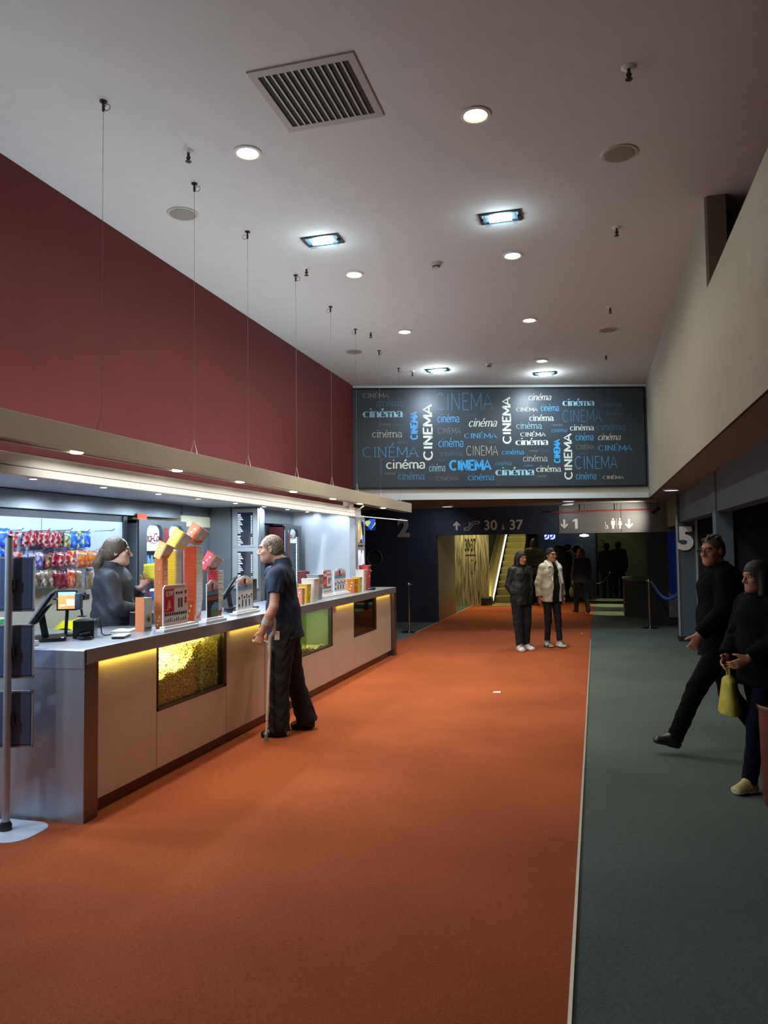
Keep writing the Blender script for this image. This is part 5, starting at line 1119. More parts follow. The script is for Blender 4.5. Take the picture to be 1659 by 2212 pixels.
MB().tube([(-3.38,21.744,1.0),(-3.38,21.744,1.2),(-3.34,21.744,1.28)],.012,5).build('arrow_symbol',pr_dk,t)
# portholes and screens on the far wall
r0=T('porthole','round porthole window with pale rim on the far doors, nearest the escalator','porthole',(0,0,0))
MB().lathe([(.15,0),(.19,0),(.19,.03),(.15,.03)],(0,0,0),26).build('rim',M('porthole_rim','8f9070',.4,.3),r0,smooth=True); MB().lathe([(0,.008),(.15,.008)][::-1],(0,0,0),26).build('pane',dark,r0)
for i,q in enumerate(((1141,1193),(1212,1188),(1246,1187))):
    p=onY(*q,26.49); l=['round porthole with pale rim on the far doors beside the escalator','round porthole with pale rim between the two dark far figures','round porthole with pale rim above the walking person with the bag'][i]
    o=r0 if i==0 else dup(r0); o.location=[float(c) for c in p]; o.rotation_euler=(math.pi/2,0,0); o['label']=l
for i,(a,b) in enumerate(((1176,1186),(1188,1199))):
    q0,q1=onY(a,1165,22.0),onY(b,1154,22.0); t=T('hanging_screen',f'small blue lit screen hanging in the far room, {["left","right"][i]} one of the pair','screen',((q0[0]+q1[0])/2,22,q0[2]))
    MB().box(q0[0]-.01,q1[0]+.01,22.0,22.03,q0[2]-.01,q1[2]+.01).build('housing',blk,t); MB().box(q0[0],q1[0],21.997,22.0,q0[2],q1[2]).build('display',Mprint('far_screen_print',['2a5ad0','1a3ab0','c8d8f0','3060d8'],14,.4,emit=1.6),t); MB().cone(((q0[0]+q1[0])/2,22.015,q1[2]),((q0[0]+q1[0])/2,22.015,3.3),.01,seg=6).build('hanger',blk,t)
p=onY(1262,1158,21.0); t=T('far_lamp','round white lamp hanging in the far room','lamp',p); MB().lathe([(.03,.05),(.11,.03),(.12,0),(0,-.02)][::-1],p,22).build('shade',glowC,t,smooth=True); MB().cone((p[0],p[1],p[2]+.04),(p[0],p[1],3.3),.006,seg=6).build('cord',blk,t)
p=onZ(1372,1330,0); t=T('reception_desk','dark rounded desk with pale top edge in the right of the passage','desk',(p[0],18.9,0))
x0=onY(1350,1330,18.8)[0]; pts=[(x0,19.0),(x0,18.75),(x0+.06,18.66),(x0+.16,18.62),(x0+.6,18.62),(x0+.6,19.6),(x0,19.6)]
MB().prism(pts,0,.85).build('desk_body',M('desk_dark','22231c',.6),t); MB().prism([(a-.02 if a<x0+.1 else a,b-.02) for a,b in pts],.85,.90).build('desk_top',M('desk_top_olive','5c5c44',.5),t,bevel=.01)
p0,p1=onZ(1232,1283,0),onZ(1246,1283,0); t=T('low_table','small dark table with orange edges in the far room','table',(-.6,p0[1],0))
q=p0; m=MB(); m.box(q[0]-.25,q[0]+.35,q[1],q[1]+.4,.62,.68).build('table_top',M('table_orange_edge','c0602c',.5),t,bevel=.004); m=MB()
for a in(-.22,.3): m.box(q[0]+a,q[0]+a+.03,q[1]+.02,q[1]+.05,0,.62); m.box(q[0]+a,q[0]+a+.03,q[1]+.34,q[1]+.37,0,.62)
m.build('legs',MATS['table_orange_edge'],t); MB().box(q[0]-.2,q[0]+.3,q[1]+.1,q[1]+.3,.68,1.0).build('white_case',M('dull_white_laminate','b8b8ae'),t)
text(None,'door_number','13',M('faint_number','4a4d3a',.7),(.13,27.59,1.75),(1,0,0),(0,0,1),.4,ext=.004); o=[q for q in COL.objects if q.name.startswith('door_number')][0]; tag(o,'faint number 13 on the olive wall at the end of the passage','number')
# far lights (the passage has its own lamps)
YEL=(1,.80,.36)
light('AREA',(-3.4,20.3,3.25),26,YEL,(-3.4,20.9,0),.5,sy=1.2); light('SPOT',(-3.75,21.2,3.2),120,(1,.9,.52),(-3.75,21.7,0),.05,75,.6); light('SPOT',(-3.35,21.3,3.2),60,(1,.9,.4),(-3.3,21.75,.3),.05,60,.6)
light('AREA',(-2.56,23.2,3.2),90,YEL,(-2.56,23.8,.8),.5,sy=1.5)
light('SPOT',(-2.2,19.2,3.2),150,(1,.80,.34),(-2.2,19.3,0),.06,85,.8); light('SPOT',(-.7,21.5,3.2),110,(1,.8,.4),(-.7,21.3,0),.06,75,.8)
for y,w in((19.6,420),(22.2,520),(24.5,260)): light('SPOT',(.35,y,3.2),w,(1,.92,.42),(.35,y,0),.03,26,.6)
light('SPOT',(.1,26.0,3.2),20,(.9,.95,.6),(.3,27.6,1.2),.06,95,.8); light('SPOT',(-1.0,25.0,3.2),20,(.75,.85,1),(-.9,26.5,1.6),.06,95,.8)
# ================================================================ PEOPLE (signed-distance bodies meshed with surface nets)
class SDF:
    def __init__(s,lo,hi,h):
        s.lo=np.array(lo,float); s.h=h; s.n=np.ceil((np.array(hi)-s.lo)/h).astype(int)+1; s.F=np.full(s.n,.4,np.float32)
    def blk(s,lo,hi):
        a=np.clip(np.floor((np.array(lo)-s.lo)/s.h).astype(int),0,s.n); b=np.clip(np.ceil((np.array(hi)-s.lo)/s.h).astype(int)+1,0,s.n)
        if (b-a).min()<=0: return None
        sl=tuple(slice(i,j) for i,j in zip(a,b)); ax=[(s.lo[k]+s.h*np.arange(a[k],b[k])).astype(np.float32) for k in range(3)]
        return sl,ax[0][:,None,None],ax[1][None,:,None],ax[2][None,None,:]
    def op(s,sl,d,k,sub=False):
        A=s.F[sl]
        if sub: A=-A
        if k>0:
            h=np.maximum(k-np.abs(A-d),0)/k; r=np.minimum(A,d)-h*h*k*.25
        else: r=np.minimum(A,d)
        s.F[sl]=-r if sub else r
    def tube(s,a,b,ra,rb,side=None,k=.02,cut0=False,cut1=False,sub=False):
        """tapered limb; ra/rb radius or (side radius, depth radius)"""
        a=np.array(a,float);b=np.array(b,float);ra=np.array(ra if hasattr(ra,'__len__') else (ra,ra),float);rb=np.array(rb if hasattr(rb,'__len__') else (rb,rb),float)
        m=max(ra.max(),rb.max())+k+3*s.h; B=s.blk(np.minimum(a,b)-m,np.maximum(a,b)+m)
        if B is None: return s
        sl,X,Y,Z=B; ba=b-a;L=np.linalg.norm(ba);d=ba/L
        sv=np.array(side if side is not None else (1,0,0),float); sv=sv-d*np.dot(sv,d)
        if np.linalg.norm(sv)<1e-4: sv=np.array([0,1.,0])-d*d[1]
        sv/=np.linalg.norm(sv); wv=np.cross(d,sv)
        px,py,pz_=X-a[0],Y-a[1],Z-a[2]
        ax=px*d[0]+py*d[1]+pz_*d[2]; t=np.clip(ax/L,0,1); u=px*sv[0]+py*sv[1]+pz_*sv[2]; w=px*wv[0]+py*wv[1]+pz_*wv[2]; e=ax-t*L
        r1=ra[0]+(rb[0]-ra[0])*t; r2=ra[1]+(rb[1]-ra[1])*t; R=np.minimum(r1,r2)
        D=np.sqrt((u*R/r1)**2+(w*R/r2)**2+e*e)-R
        if cut0: D=np.maximum(D,-ax)
        if cut1: D=np.maximum(D,ax-L)
        s.op(sl,D,k,sub); return s
    def ell(s,c,r,k=.02,R=None,sub=False):
        c=np.array(c,float);r=np.array(r if hasattr(r,'__len__') else (r,)*3,float); m=r.max()+k+3*s.h; B=s.blk(c-m,c+m)
        if B is None: return s
        sl,X,Y,Z=B; px,py,pz_=X-c[0],Y-c[1],Z-c[2]
        if R is not None: R=np.array(R); q=[px*R[0][i]+py*R[1][i]+pz_*R[2][i] for i in range(3)]
        else: q=[px,py,pz_]
        k0=np.sqrt((q[0]/r[0])**2+(q[1]/r[1])**2+(q[2]/r[2])**2); k1=np.sqrt((q[0]/r[0]**2)**2+(q[1]/r[1]**2)**2+(q[2]/r[2]**2)**2)+1e-6
        s.op(sl,k0*(k0-1)/k1,k,sub); return s
    def half(s,p,n,k=0.,box=None):
        """cut away the side the normal points to"""
        B=s.blk(*box) if box else s.blk(s.lo,s.lo+s.h*(s.n-1)); sl,X,Y,Z=B; n=np.array(n,float)/np.linalg.norm(n)
        D=(X-p[0])*n[0]+(Y-p[1])*n[1]+(Z-p[2])*n[2]; s.F[sl]=np.maximum(s.F[sl],D); return s
    def fold(s,amp,fz,fx):
        sl,X,Y,Z=s.blk(s.lo,s.lo+s.h*(s.n-1)); s.F+=(amp*np.sin(fz*Z+5*np.sin(fx*X+1.7*fx*Y)+2*np.sin(fx*.6*Y))*np.sin(.45*fz*Z+fx*(X-Y))).astype(np.float32); return s
    def mesh(s,name,mats,parent,assign=None):
        F=s.F;n=s.n; I=F<0
        c=[F[i:n[0]-1+i,j:n[1]-1+j,k:n[2]-1+k] for i in(0,1) for j in(0,1) for k in(0,1)]
        cnt=sum((q<0).astype(np.int8) for q in c); act=(cnt>0)&(cnt<8); idx=np.argwhere(act); M_=len(idx)
        vid=np.full(act.shape,-1,np.int32); vid[act]=np.arange(M_)
        cv=np.stack([q[act] for q in c],1); off=np.array([(i,j,k) for i in(0,1) for j in(0,1) for k in(0,1)],float)
        S=np.zeros((M_,3));W=np.zeros(M_)
        for a in range(8):
            for b in range(a+1,8):
                if np.abs(off[a]-off[b]).sum()!=1: continue
                fa,fb=cv[:,a],cv[:,b]; x=(fa<0)!=(fb<0); t=np.where(x,fa/(fa-fb+1e-12),0)
                S+=np.where(x[:,None],off[a]+(off[b]-off[a])*t[:,None],0); W+=x
        V=s.lo+s.h*(idx+S/W[:,None]); Q=[]
        for ax in range(3):
            o=[1 if i==ax else 0 for i in range(3)]
            A=I[:n[0]-o[0],:n[1]-o[1],:n[2]-o[2]];Bq=I[o[0]:,o[1]:,o[2]:]
            e=np.argwhere(A!=Bq); u,v=(ax+1)%3,(ax+2)%3
            e=e[(e[:,u]>0)&(e[:,v]>0)&(e[:,u]<n[u]-1)&(e[:,v]<n[v]-1)]
            if not len(e): continue
            ins=A[tuple(e.T)]; def_=[]
            for du,dv in((-1,-1),(0,-1),(0,0),(-1,0)):
                g=e.copy();g[:,u]+=du;g[:,v]+=dv; def_.append(vid[tuple(g.T)])
            q=np.stack(def_,1); q[~ins]=q[~ins][:,::-1]; Q.append(q)
        Q=np.concatenate(Q); iv=np.array(WM[parent.name].inverted()); Vl=V@iv[:3,:3].T+iv[:3,3]
        me=bpy.data.meshes.new(name); me.vertices.add(len(V)); me.vertices.foreach_set('co',Vl.astype(np.float32).ravel())
        me.loops.add(Q.size); me.loops.foreach_set('vertex_index',Q.astype(np.int32).ravel()); me.polygons.add(len(Q)); me.polygons.foreach_set('loop_start',np.arange(0,Q.size,4,dtype=np.int32))
        for mt in(mats if isinstance(mats,(list,tuple)) else [mats]): me.materials.append(mt)
        if assign is not None: me.polygons.foreach_set('material_index',assign(V[Q].mean(1)).astype(np.int32))
        me.polygons.foreach_set('use_smooth',np.ones(len(Q),bool)); me.update(); me.validate()
        o=bpy.data.objects.new(name,me); COL.objects.link(o); o.parent=parent; WM[o.name]=WM[parent.name]; return o
def nrm(v): v=np.array(v,float); return v/np.linalg.norm(v)
SKIN=M('skin_light','c99a82',.5,spec=.35,var=.05,scale=40); SKIN2=M('skin_warm','b98263',.5,spec=.35,var=.05,scale=40); LIP=M('lip_tone','a8655a',.45); EYE=M('eye_dark','1d1715',.2); EYEW=M('eye_white','d8d4cc',.3); BROW=M('brow_dark','352720',.8)
class Person:
    def __init__(s,label,base,fwd,scale,h=.006,pad=.75,group=None):
        s.s=scale; s.b=np.array([base[0],base[1],0.]); f=nrm((fwd[0],fwd[1],0)); s.fw=f; s.rt=np.array([f[1],-f[0],0]); s.h=h
        s.t=T('person',label,'person',s.b,0,group); s.lo=s.b-np.array([pad,pad,.02]); s.hi=s.b+np.array([pad,pad,2.0])
        s.J=dict(hd=(0,.03,1.60),nb=(0,-.02,1.455),ch=(0,-.01,1.27),wa=(0,0,1.07),pv=(0,-.005,.95),sL=(-.158,-.01,1.39),sR=(.158,-.01,1.39),eL=(-.205,-.03,1.13),eR=(.205,-.03,1.13),wL=(-.22,.05,.885),wR=(.22,.05,.885),
            hL=(-.09,0,.91),hR=(.09,0,.91),kL=(-.10,.015,.49),kR=(.10,.015,.49),aL=(-.10,-.02,.085),aR=(.10,-.02,.085)); s.face=(0,1,0); s.up=(0,0,1)
        s.toeL=(-.12,1,0); s.toeR=(.12,1,0); s.hand={}
    def g(s,p): p=p if not isinstance(p,str) else s.J[p]; return s.b+s.s*(p[0]*s.rt+p[1]*s.fw+np.array([0,0,p[2]]))
    def d(s,v): return nrm(v[0]*s.rt+v[1]*s.fw+np.array([0,0,v[2]]))
    def field(s,pts=None,pad=.2,h=None):
        h=h or s.h
        if pts is None: return SDF(s.lo,s.hi,h)
        P=np.array([s.g(p) for p in pts]); return SDF(P.min(0)-pad,P.max(0)+pad,h)
    def headframe(s):
        f=s.d(s.face); u=s.d(s.up); u=nrm(u-f*np.dot(u,f)); r=np.cross(f,u); return s.g('hd'),r,f,u
    def hp(s,x,y,z): c,r,f,u=s.headframe(); return c+s.s*(x*r+y*f+z*u)
    def hR(s): c,r,f,u=s.headframe(); return np.array([r,f,u]).T
    def add_hand(s,F,side):
        w=s.g('w'+side); e=s.g('e'+side); dd,pn,curl=s.hand.get(side,(None,None,.45))
        d=nrm(w-e) if dd is None else s.d(dd); sg=-1 if side=='L' else 1
        n=s.d(pn) if pn is not None else -sg*s.rt; n=nrm(n-d*np.dot(n,d)); th=nrm(np.cross(n,d))*(1 if side=='L' else -1)
        if pn is None: # thumb forward
            if np.dot(th,s.fw)<0: th=-th
        k=s.s; pc=w+d*.045*k
        F.tube(w-d*.02*k,w+d*.085*k,(.027*k,.017*k),(.040*k,.014*k),th,.012)
        for i,(o,L) in enumerate(((.029,.078),(.010,.088),(-.010,.082),(-.028,.066))):
            p=w+d*.085*k+th*o*k; a=curl*.6; v=d
            for j,fr in enumerate((.45,.32,.23)):
                ang=curl*(.9 if j==0 else 1.15); v=nrm(v*math.cos(ang)+n*math.sin(ang)); q=p+v*L*fr*k; r0=(.0092-.0009*j)*k
                F.tube(p,q,r0,r0*.93,None,.003); p=q
        p=w+d*.02*k+th*.03*k; v=nrm(d*.75+th*.65+n*.25) if curl<1 else nrm(d*.62+th*.3+n*.75); q=p+v*.045*k; F.tube(p,q,.0125*k,.0105*k,None,.012); v2=nrm(v*.75+d*.25+n*(.25+.5*curl)); F.tube(q,q+v2*.032*k,.0105*k,.0085*k,None,.004)
    def body(s,skin=SKIN,hands='LR',bare_arm='',sex='m',h=None,extra=None):
        k=s.s; F=s.field(h=h); c,r,f,u=s.headframe(); R=s.hR(); hp=s.hp; E=lambda p,q,kk,sub=False: F.ell(hp(*p),np.array(q)*k,kk*k,R,sub)
        E((0,-.018,.035),(.074,.094,.084),.01); E((0,.018,-.04),(.060,.068,.075),.03); E((0,.062,-.092),(.026,.022,.02),.025); E((0,.03,-.075),(.048,.05,.03),.03)
        E((0,.072,.032),(.05,.02,.013),.016); E((.036,.058,-.02),(.024,.022,.022),.02); E((-.036,.058,-.02),(.024,.022,.022),.02)
        for x in(-.031,.031): E((x,.095,.010),(.018,.016,.011),.012,True)
        F.tube(hp(0,.082,.016),hp(0,.108,-.026),.008*k,.0125*k,None,.012*k); F.tube(hp(-.014,.094,-.031),hp(.014,.094,-.031),.009*k,.009*k,None,.008*k)
        for x in(-.031,.031): E((x,.0715,.010),(.0135,.0135,.0115),.001)
        F.tube(hp(-.019,.080,-.057),hp(.019,.080,-.057),.0065*k,.0065*k,None,.006*k); F.tube(hp(-.016,.079,-.066),hp(.016,.079,-.066),.0065*k,.0065*k,None,.005*k)
        for x in(-1,1):
            E((x*.076,-.012,0),(.010,.019,.032),.006); E((x*.083,-.006,.002),(.006,.010,.019),.004,True)
        nb=s.g('nb'); F.tube(hp(0,-.028,-.05),nb,.052*k,.058*k,None,.025*k)
        F.tube(nb-np.array([0,0,.03*k]),s.g('ch'),(.07*k,.05*k),(.12*k,.08*k),s.rt,.05); F.tube(s.g('ch'),s.g('pv'),(.12*k,.08*k),(.12*k,.085*k),s.rt,.04)
        for q in 'LR':
            b=q in bare_arm; a1,a2,a3=(.048,.040,.027) if b else (.036,.030,.026)
            F.tube(nb-np.array([0,0,.05*k]),s.g('s'+q),.05*k,a1*k,None,.03); F.tube(s.g('s'+q),s.g('e'+q),a1*k,a2*k*.95,None,.015)
            e_,w_=s.g('e'+q),s.g('w'+q); m_=e_+(w_-e_)*.3; F.tube(e_,m_,a2*k*.97,a2*k*1.04,None,.012); F.tube(m_,w_,a2*k*1.04,a3*k,None,.012)
            if q in hands: s.add_hand(F,q)
            F.tube(s.g('h'+q),s.g('k'+q),.06*k,.045*k,None,.03); F.tube(s.g('k'+q),s.g('a'+q),.045*k,.035*k,None,.02); F.tube(s.g('a'+q),s.g('a'+q)+s.d(s.toeL if q=='L' else s.toeR)*.1*k-np.array([0,0,.04*k]),.032*k,.025*k,None,.02)
        def asg(C):
            L=np.stack([(C-c)@r,(C-c)@f,(C-c)@u],1)/k; m=np.zeros(len(C),int)
            lip=(np.abs(L[:,0])<.022-.6*np.abs(L[:,2]+.0615))&(np.abs(L[:,2]+.0615)<.0085)&(L[:,1]>.072); m[lip]=1
            for x in(-.031,.031):
                ew=(np.hypot(L[:,0]-x,(L[:,2]-.010)*1.5)<.0125)&(L[:,1]>.07); m[ew]=3
                ey=(np.hypot(L[:,0]-x,L[:,2]-.010)<.0075)&(L[:,1]>.07); m[ey]=2
                br=(np.abs(L[:,0]-x)<.02)&(np.abs(L[:,2]-.034+.12*np.abs(L[:,0]-x))<.0045)&(L[:,1]>.06); m[br]=4
            return m
        if extra: extra(F)
        return F.mesh('body',[skin,LIP,EYE,EYEW,BROW],s.t,asg)
    def trousers(s,mt,loose=.0,pw=.165,flare=0.,hem=.02,name='trousers',fold=.004):
        k=s.s;F=s.field()
        pv=s.g('pv'); F.tube(pv+np.array([0,0,.10*k]),pv-np.array([0,0,.03*k]),(pw*.92*k,.115*k),(pw*k,.12*k),s.rt,.04,cut0=True)
        for q in 'LR':
            F.tube(s.g('h'+q),s.g('k'+q),(.092+loose)*k,(.062+loose)*k,None,.035); a=s.g('a'+q)-np.array([0,0,hem*k]); F.tube(s.g('k'+q),a,(.060+loose)*k,(.048+loose+flare)*k,None,.03,cut1=True)
        if fold: F.fold(fold,42,13)
        return F.mesh(name,mt,s.t)
    def top(s,mt,loose=.0,sleeve=1.,hem=.86,chest=(.165,.115),waist=(.155,.115),hip=(.17,.125),name='jacket',fold=.005,collar=0.,arm=0.,vent=None,post=None):
        k=s.s;F=s.field(); z=lambda p,dz: s.g(p)+np.array([0,0,dz*k]); W=lambda p:tuple((q+loose)*k for q in p)
        F.tube(z('nb',-.01),z('ch',.06),(.085*k,.065*k),W(chest),s.rt,.06); F.tube(z('ch',.07),s.g('wa'),W(chest),W(waist),s.rt,.05)
        hm=s.g('pv'); hm=hm+(np.array([0,0,(hem-.95)*k])); F.tube(s.g('wa'),hm,W(waist),W(hip),s.rt,.05,cut1=True)
        for q in 'LR':
            S,E_,Wp=s.g('s'+q),s.g('e'+q),s.g('w'+q); F.tube(s.g('nb')-np.array([0,0,.045*k]),S,.05*k,(.050+loose*.4+arm)*k,None,.04)
            if sleeve>=1:
                F.tube(S,E_,(.054+loose*.4+arm)*k,(.048+loose*.4+arm)*k,None,.03); F.tube(E_,Wp-(Wp-E_)*.06,(.048+loose*.4+arm)*k,(.040+loose*.3+arm)*k,None,.02,cut1=True)
            else: F.tube(S,S+(E_-S)*sleeve,(.064+loose*.5+arm)*k,(.064+loose*.5+arm)*k,None,.03,cut1=True)
        if collar: F.tube(s.g('nb')-np.array([0,0,.03*k]),s.g('nb')+(s.hp(0,-.03,-.05)-s.g('nb'))*collar,(.085*k,.08*k),(.072*k,.074*k),s.rt,.02,cut1=True)
        if fold: F.fold(fold,38,11)
        if post: post(F,s,k)
        # open the neck
        return F.mesh(name,mt,s.t)
    def shoes(s,mt,sole=None,h=.0055,big=1.):
        k=s.s*big
        for q in 'LR':
            a=s.g('a'+q); d=s.d(s.toeL if q=='L' else s.toeR); dz=min(0,d[2]); side=nrm(np.cross(d,(0,0,1))); up=np.cross(side,d)
            a=a+up*.085*(k-s.s); F=SDF(a-.3*k,a+.3*k,h)
            F.tube(a-up*.0*k+d*-.01*k,a-up*.05*k+d*.0*k,.045*k,.05*k,None,.02)
            F.tube(a-up*.055*k-d*.03*k,a-up*.058*k+d*.13*k,(.040*k,.032*k),(.048*k,.024*k),side,.03); F.tube(a-up*.01*k+d*.02*k,a-up*.052*k+d*.11*k,.038*k,.03*k,None,.03)
            F.half(a-up*.084*k,-up)
            ms=[mt,sole or mt]
            sh=F.mesh('shoe',ms,s.t,lambda C:(((C-a)@up)<-.062*k).astype(int))
            if big>1:
                m=MB()
                for j in range(4):
                    c0=a+d*(.045+.022*j)*k+up*(.032-.0105*j)*k; m.tube([c0-side*.026*k-up*.012*k,c0+up*.004*k,c0+side*.026*k-up*.012*k],.0045*k,5)
                m.build('laces',M('lace_grey','5a5a58',.8),sh,smooth=True)
    def hair(s,mt,front=.075,low=-.03,vol=.0,parts=None,recede=0.,h=None,cutn=(0,1,.55),name='hair'):
        k=s.s;c=s.g('hd');F=SDF(c-.45*k,c+.3*k,h or s.h); R=s.hR()
        F.ell(s.hp(0,-.022,.038),np.array((.083+vol,.102+vol,.093+vol))*k,.01,R); F.ell(s.hp(0,-.045,-.01),np.array((.079+vol,.075+vol,.075+vol))*k,.03,R)
        n=s.hp(*cutn)-c; F.half(s.hp(0,front,.045),R@np.array((0,1,-.55)) ); F.fold(.0016,150,60); F.half(s.hp(0,-.0,low),R@np.array((0,.62,-1)))
        if recede: F.ell(s.hp(0,.10,.085),np.array((.055,.075,.05))*k,.02,R,True)
        if parts: parts(F,s,k)
        return F.mesh(name,mt,s.t)
def tufts(F,s,k):
    g=np.random.RandomState(3)
    for i in range(26):
        x,y=g.uniform(-.055,.055),g.uniform(-.075,.055); z=.038+.092*math.sqrt(max(0,1-(x/.083)**2-((y+.022)/.102)**2)); F.ell(s.hp(x,y,z),np.array((.013,.02,.012))*k,.008*k,s.hR())
def clothmat(n,hx,rough=.8,bump=.25,scale=25,**k): return M(n,hx,rough,var=.08,scale=scale,bump=bump,**k)
def hairmat(n,hx,**k): return M(n,hx,.55,var=.35,scale=40,stretch=(3,3,.6),bump=.5,bscale=60,**k)
# ---------------- man with crutch at the counter
mx=onZ(590,1588,0); MAN=Person('man in dark navy polo and black trousers leaning on a grey crutch at the counter','',(0,1),1) if False else Person('man in dark navy polo and black trousers leaning on a grey crutch at the counter',(-2.80,6.37),(-.905,-.425),1.04,h=.0052,pad=.62)
P_=MAN
P_.J.update(hd=(.02,.055,1.595),nb=(0,-.055,1.475),ch=(0,-.035,1.27),wa=(0,-.055,1.07),pv=(0,-.075,.93),sL=(-.185,.0,1.385),sR=(.185,.04,1.385),eL=(-.245,.03,1.115),eR=(.24,-.08,1.13),wL=(-.215,.13,.90),wR=(.27,.05,.93),
 hL=(-.09,-.06,.89),hR=(.09,-.09,.89),kL=(-.095,-.02,.47),kR=(.10,-.15,.47),aL=(-.095,-.015,.085),aR=(.11,-.27,.10))
P_.face=(.12,1,-.10); P_.up=(0,.10,1); P_.toeL=(-.05,1,0); P_.toeR=(.15,1,-.04)
P_.hand={'L':((.03,.30,-.95),(1,0,.05),1.15),'R':(None,None,.5)}
man_skin=M('skin_man','cfa08a',.5,spec=.35,var=.06,scale=40)
P_.body(man_skin,bare_arm='LR')
black_cloth=clothmat('black_trouser_cloth','191b22',.85); navyc=clothmat('navy_polo_cotton','1d2c48',.85)
P_.trousers(black_cloth,loose=.022,pw=.165,flare=.022,hem=.035,fold=.005)
def polo(F,s,k):
    F.tube(s.g('nb')-np.array([0,0,.02*k]),s.g('nb')+np.array([0,0,.045*k])+s.fw*.012*k,(.085*k,.08*k),(.072*k,.07*k),s.rt,.012,cut1=True)
P_.top(navyc,loose=.0,sleeve=.60,hem=.845,chest=(.185,.125),waist=(.17,.14),hip=(.192,.165),name='polo_shirt',fold=.004,post=polo)
P_.shoes(M('black_shoe_leather','15171c',.35,var=.1),M('shoe_sole_dark','0f1012',.7))
greyh=M('grey_short_hair','5a5148',.7,var=.5,scale=70,bump=.8,bscale=90,hx2='8a8074')
P_.hair(greyh,front=.05,low=-.035,vol=-.003,recede=1)
cr=T('crutch','light grey forearm crutch planted beside the man at the counter','crutch',(0,0,0)); WM[cr.name]=Matrix.Identity(4)
hw=P_.g('wL')+P_.d((.03,.30,-.95))*.088*1.04+P_.rt*.026
tip=onZ(575,1603,0); tip=np.array([hw[0]+.03,hw[1]-.0,0]) if False else tip
top_=P_.g('eL')*.45+P_.g('wL')*.55-P_.fw*.05; hnd=hw.copy()
jn=hnd-P_.fw*.095+np.array([0,0,-.015])
crm=M('crutch_grey_plastic','c4c8c4',.4); crt=M('crutch_tube','d8d8d4',.35,.1)
MB().tube([jn+np.array([0,0,-.13]),jn+np.array([0,0,-.02]),jn+np.array([0,0,.06])-P_.fw*.008,(jn+top_)/2-P_.fw*.022,top_-P_.fw*.015,top_-P_.fw*.0+np.array([0,0,.05])],[.015,.019,.017,.016,.015,.013],10).build('upper_bow',crm,cr,smooth=True)
MB().tube([jn,hnd-P_.fw*.05,hnd,hnd+P_.fw*.055+np.array([0,0,.008])],[.014,.0155,.0155,.018],10).build('hand_grip',crm,cr,smooth=True)
fd=nrm(P_.g('wL')-P_.g('eL')); cc=P_.g('eL')*.42+P_.g('wL')*.58; s1=nrm(np.cross(fd,P_.fw)); s2=np.cross(fd,s1)
vs=[];fs=[]
for i in range(17):
    a=math.radians(-150+300*i/16); 
    for z in(-.022,.022):
        for r in(.052,.056): vs.append(cc+fd*z+r*(math.cos(a)*(-P_.fw+fd*np.dot(P_.fw,fd))+math.sin(a)*s1))
for i in range(16):
    b=4*i
    for q in((0,2,6,4),(1,5,7,3),(0,4,5,1),(2,3,7,6)): fs.append(tuple(b+x for x in q))
MB().add(vs,fs).build('arm_cuff',crm,cr,smooth=True)
low=np.array([tip[0],tip[1],.03]); j0=jn+np.array([0,0,-.11]); mid=j0+(low-j0)*.78
MB().cone(j0,mid,.0125,seg=12).build('shaft',crt,cr,smooth=True); MB().cone(mid-(low-j0)*.02,low,.0095,seg=12).build('lower_tube',crt,cr,smooth=True); MB().cone(low+np.array([0,0,.035]),(low[0],low[1],0.001),.014,.022,seg=14).build('rubber_tip',M('tip_grey','7d7c72',.7),cr,smooth=True)
p=P_.g((-.196,-.0,.865)); m=MB(); m.obox(p-P_.fw*.02-np.array([0,0,.035]),P_.fw*.045,-P_.rt*.01,(0,0,.075)); o=m.build('key_tag',M('paper_white','e4e6ea'),bevel=.004); tag(o,'white tag hanging at the hip of the man with the crutch','tag')
# ---------------- cashier
ch=CAMP+ray(256,1193)*6.35
CA=Person('cashier with brown ponytail in black jacket holding a yellow paper behind the counter',(ch[0]-.02,ch[1]-.03),(.90,.44),1.0,h=.0058,pad=.62)
P_=CA; zz=ch[2]-1.595; P_.b[2]=zz; P_.lo[2]=zz-.02; P_.hi[2]=zz+2.
P_.J.update(hd=(0,.03,1.595),nb=(0,-.035,1.44),eR=(.25,.06,1.15),wR=(.10,.27,1.10),eL=(-.26,.06,1.13),wL=(-.22,.19,1.285),sR=(.19,-.01,1.375),sL=(-.18,.03,1.375))
P_.face=(-.05,1,.0); P_.hand={'L':((.2,.6,.75),(.6,-.6,.2),.7),'R':((-.5,.85,-.1),(0,-.2,-1),.45)}
P_.body(SKIN); P_.trousers(black_cloth,loose=.01)
P_.top(clothmat('cashier_jacket','22242c',.7,bump=.3,scale=18),loose=.02,hem=.84,chest=(.175,.135),waist=(.185,.15),hip=(.19,.155),fold=.004,collar=.75,arm=.008)
brh=hairmat('brown_hair','4a3826')
def pony(F,s,k):
    hp=s.hp; F.ell(hp(0,-.115,.015),np.array((.03,.03,.03))*k,.02); F.tube(hp(0,-.12,.01),hp(0,-.155,-.09),.03*k,.04*k,None,.02); F.tube(hp(0,-.155,-.09),hp(0,-.15,-.24),.04*k,.028*k,None,.03)
P_.hair(brh,front=.082,low=-.045,vol=.002,parts=pony); P_.shoes(M('black_shoe_leather','15171c',.35))
q=P_.hp(0,-.118,.015); MB().tube([q+.034*(math.cos(a)*P_.hR()[:,0]+math.sin(a)*P_.hR()[:,2]) for a in np.linspace(0,6.2,14)],.008,6).build('hair_tie',whitem,P_.t,smooth=True)
w=P_.g('wL'); d_=P_.d((.2,.6,.75)); c_=w+d_*.14; vs=[];fs=[]
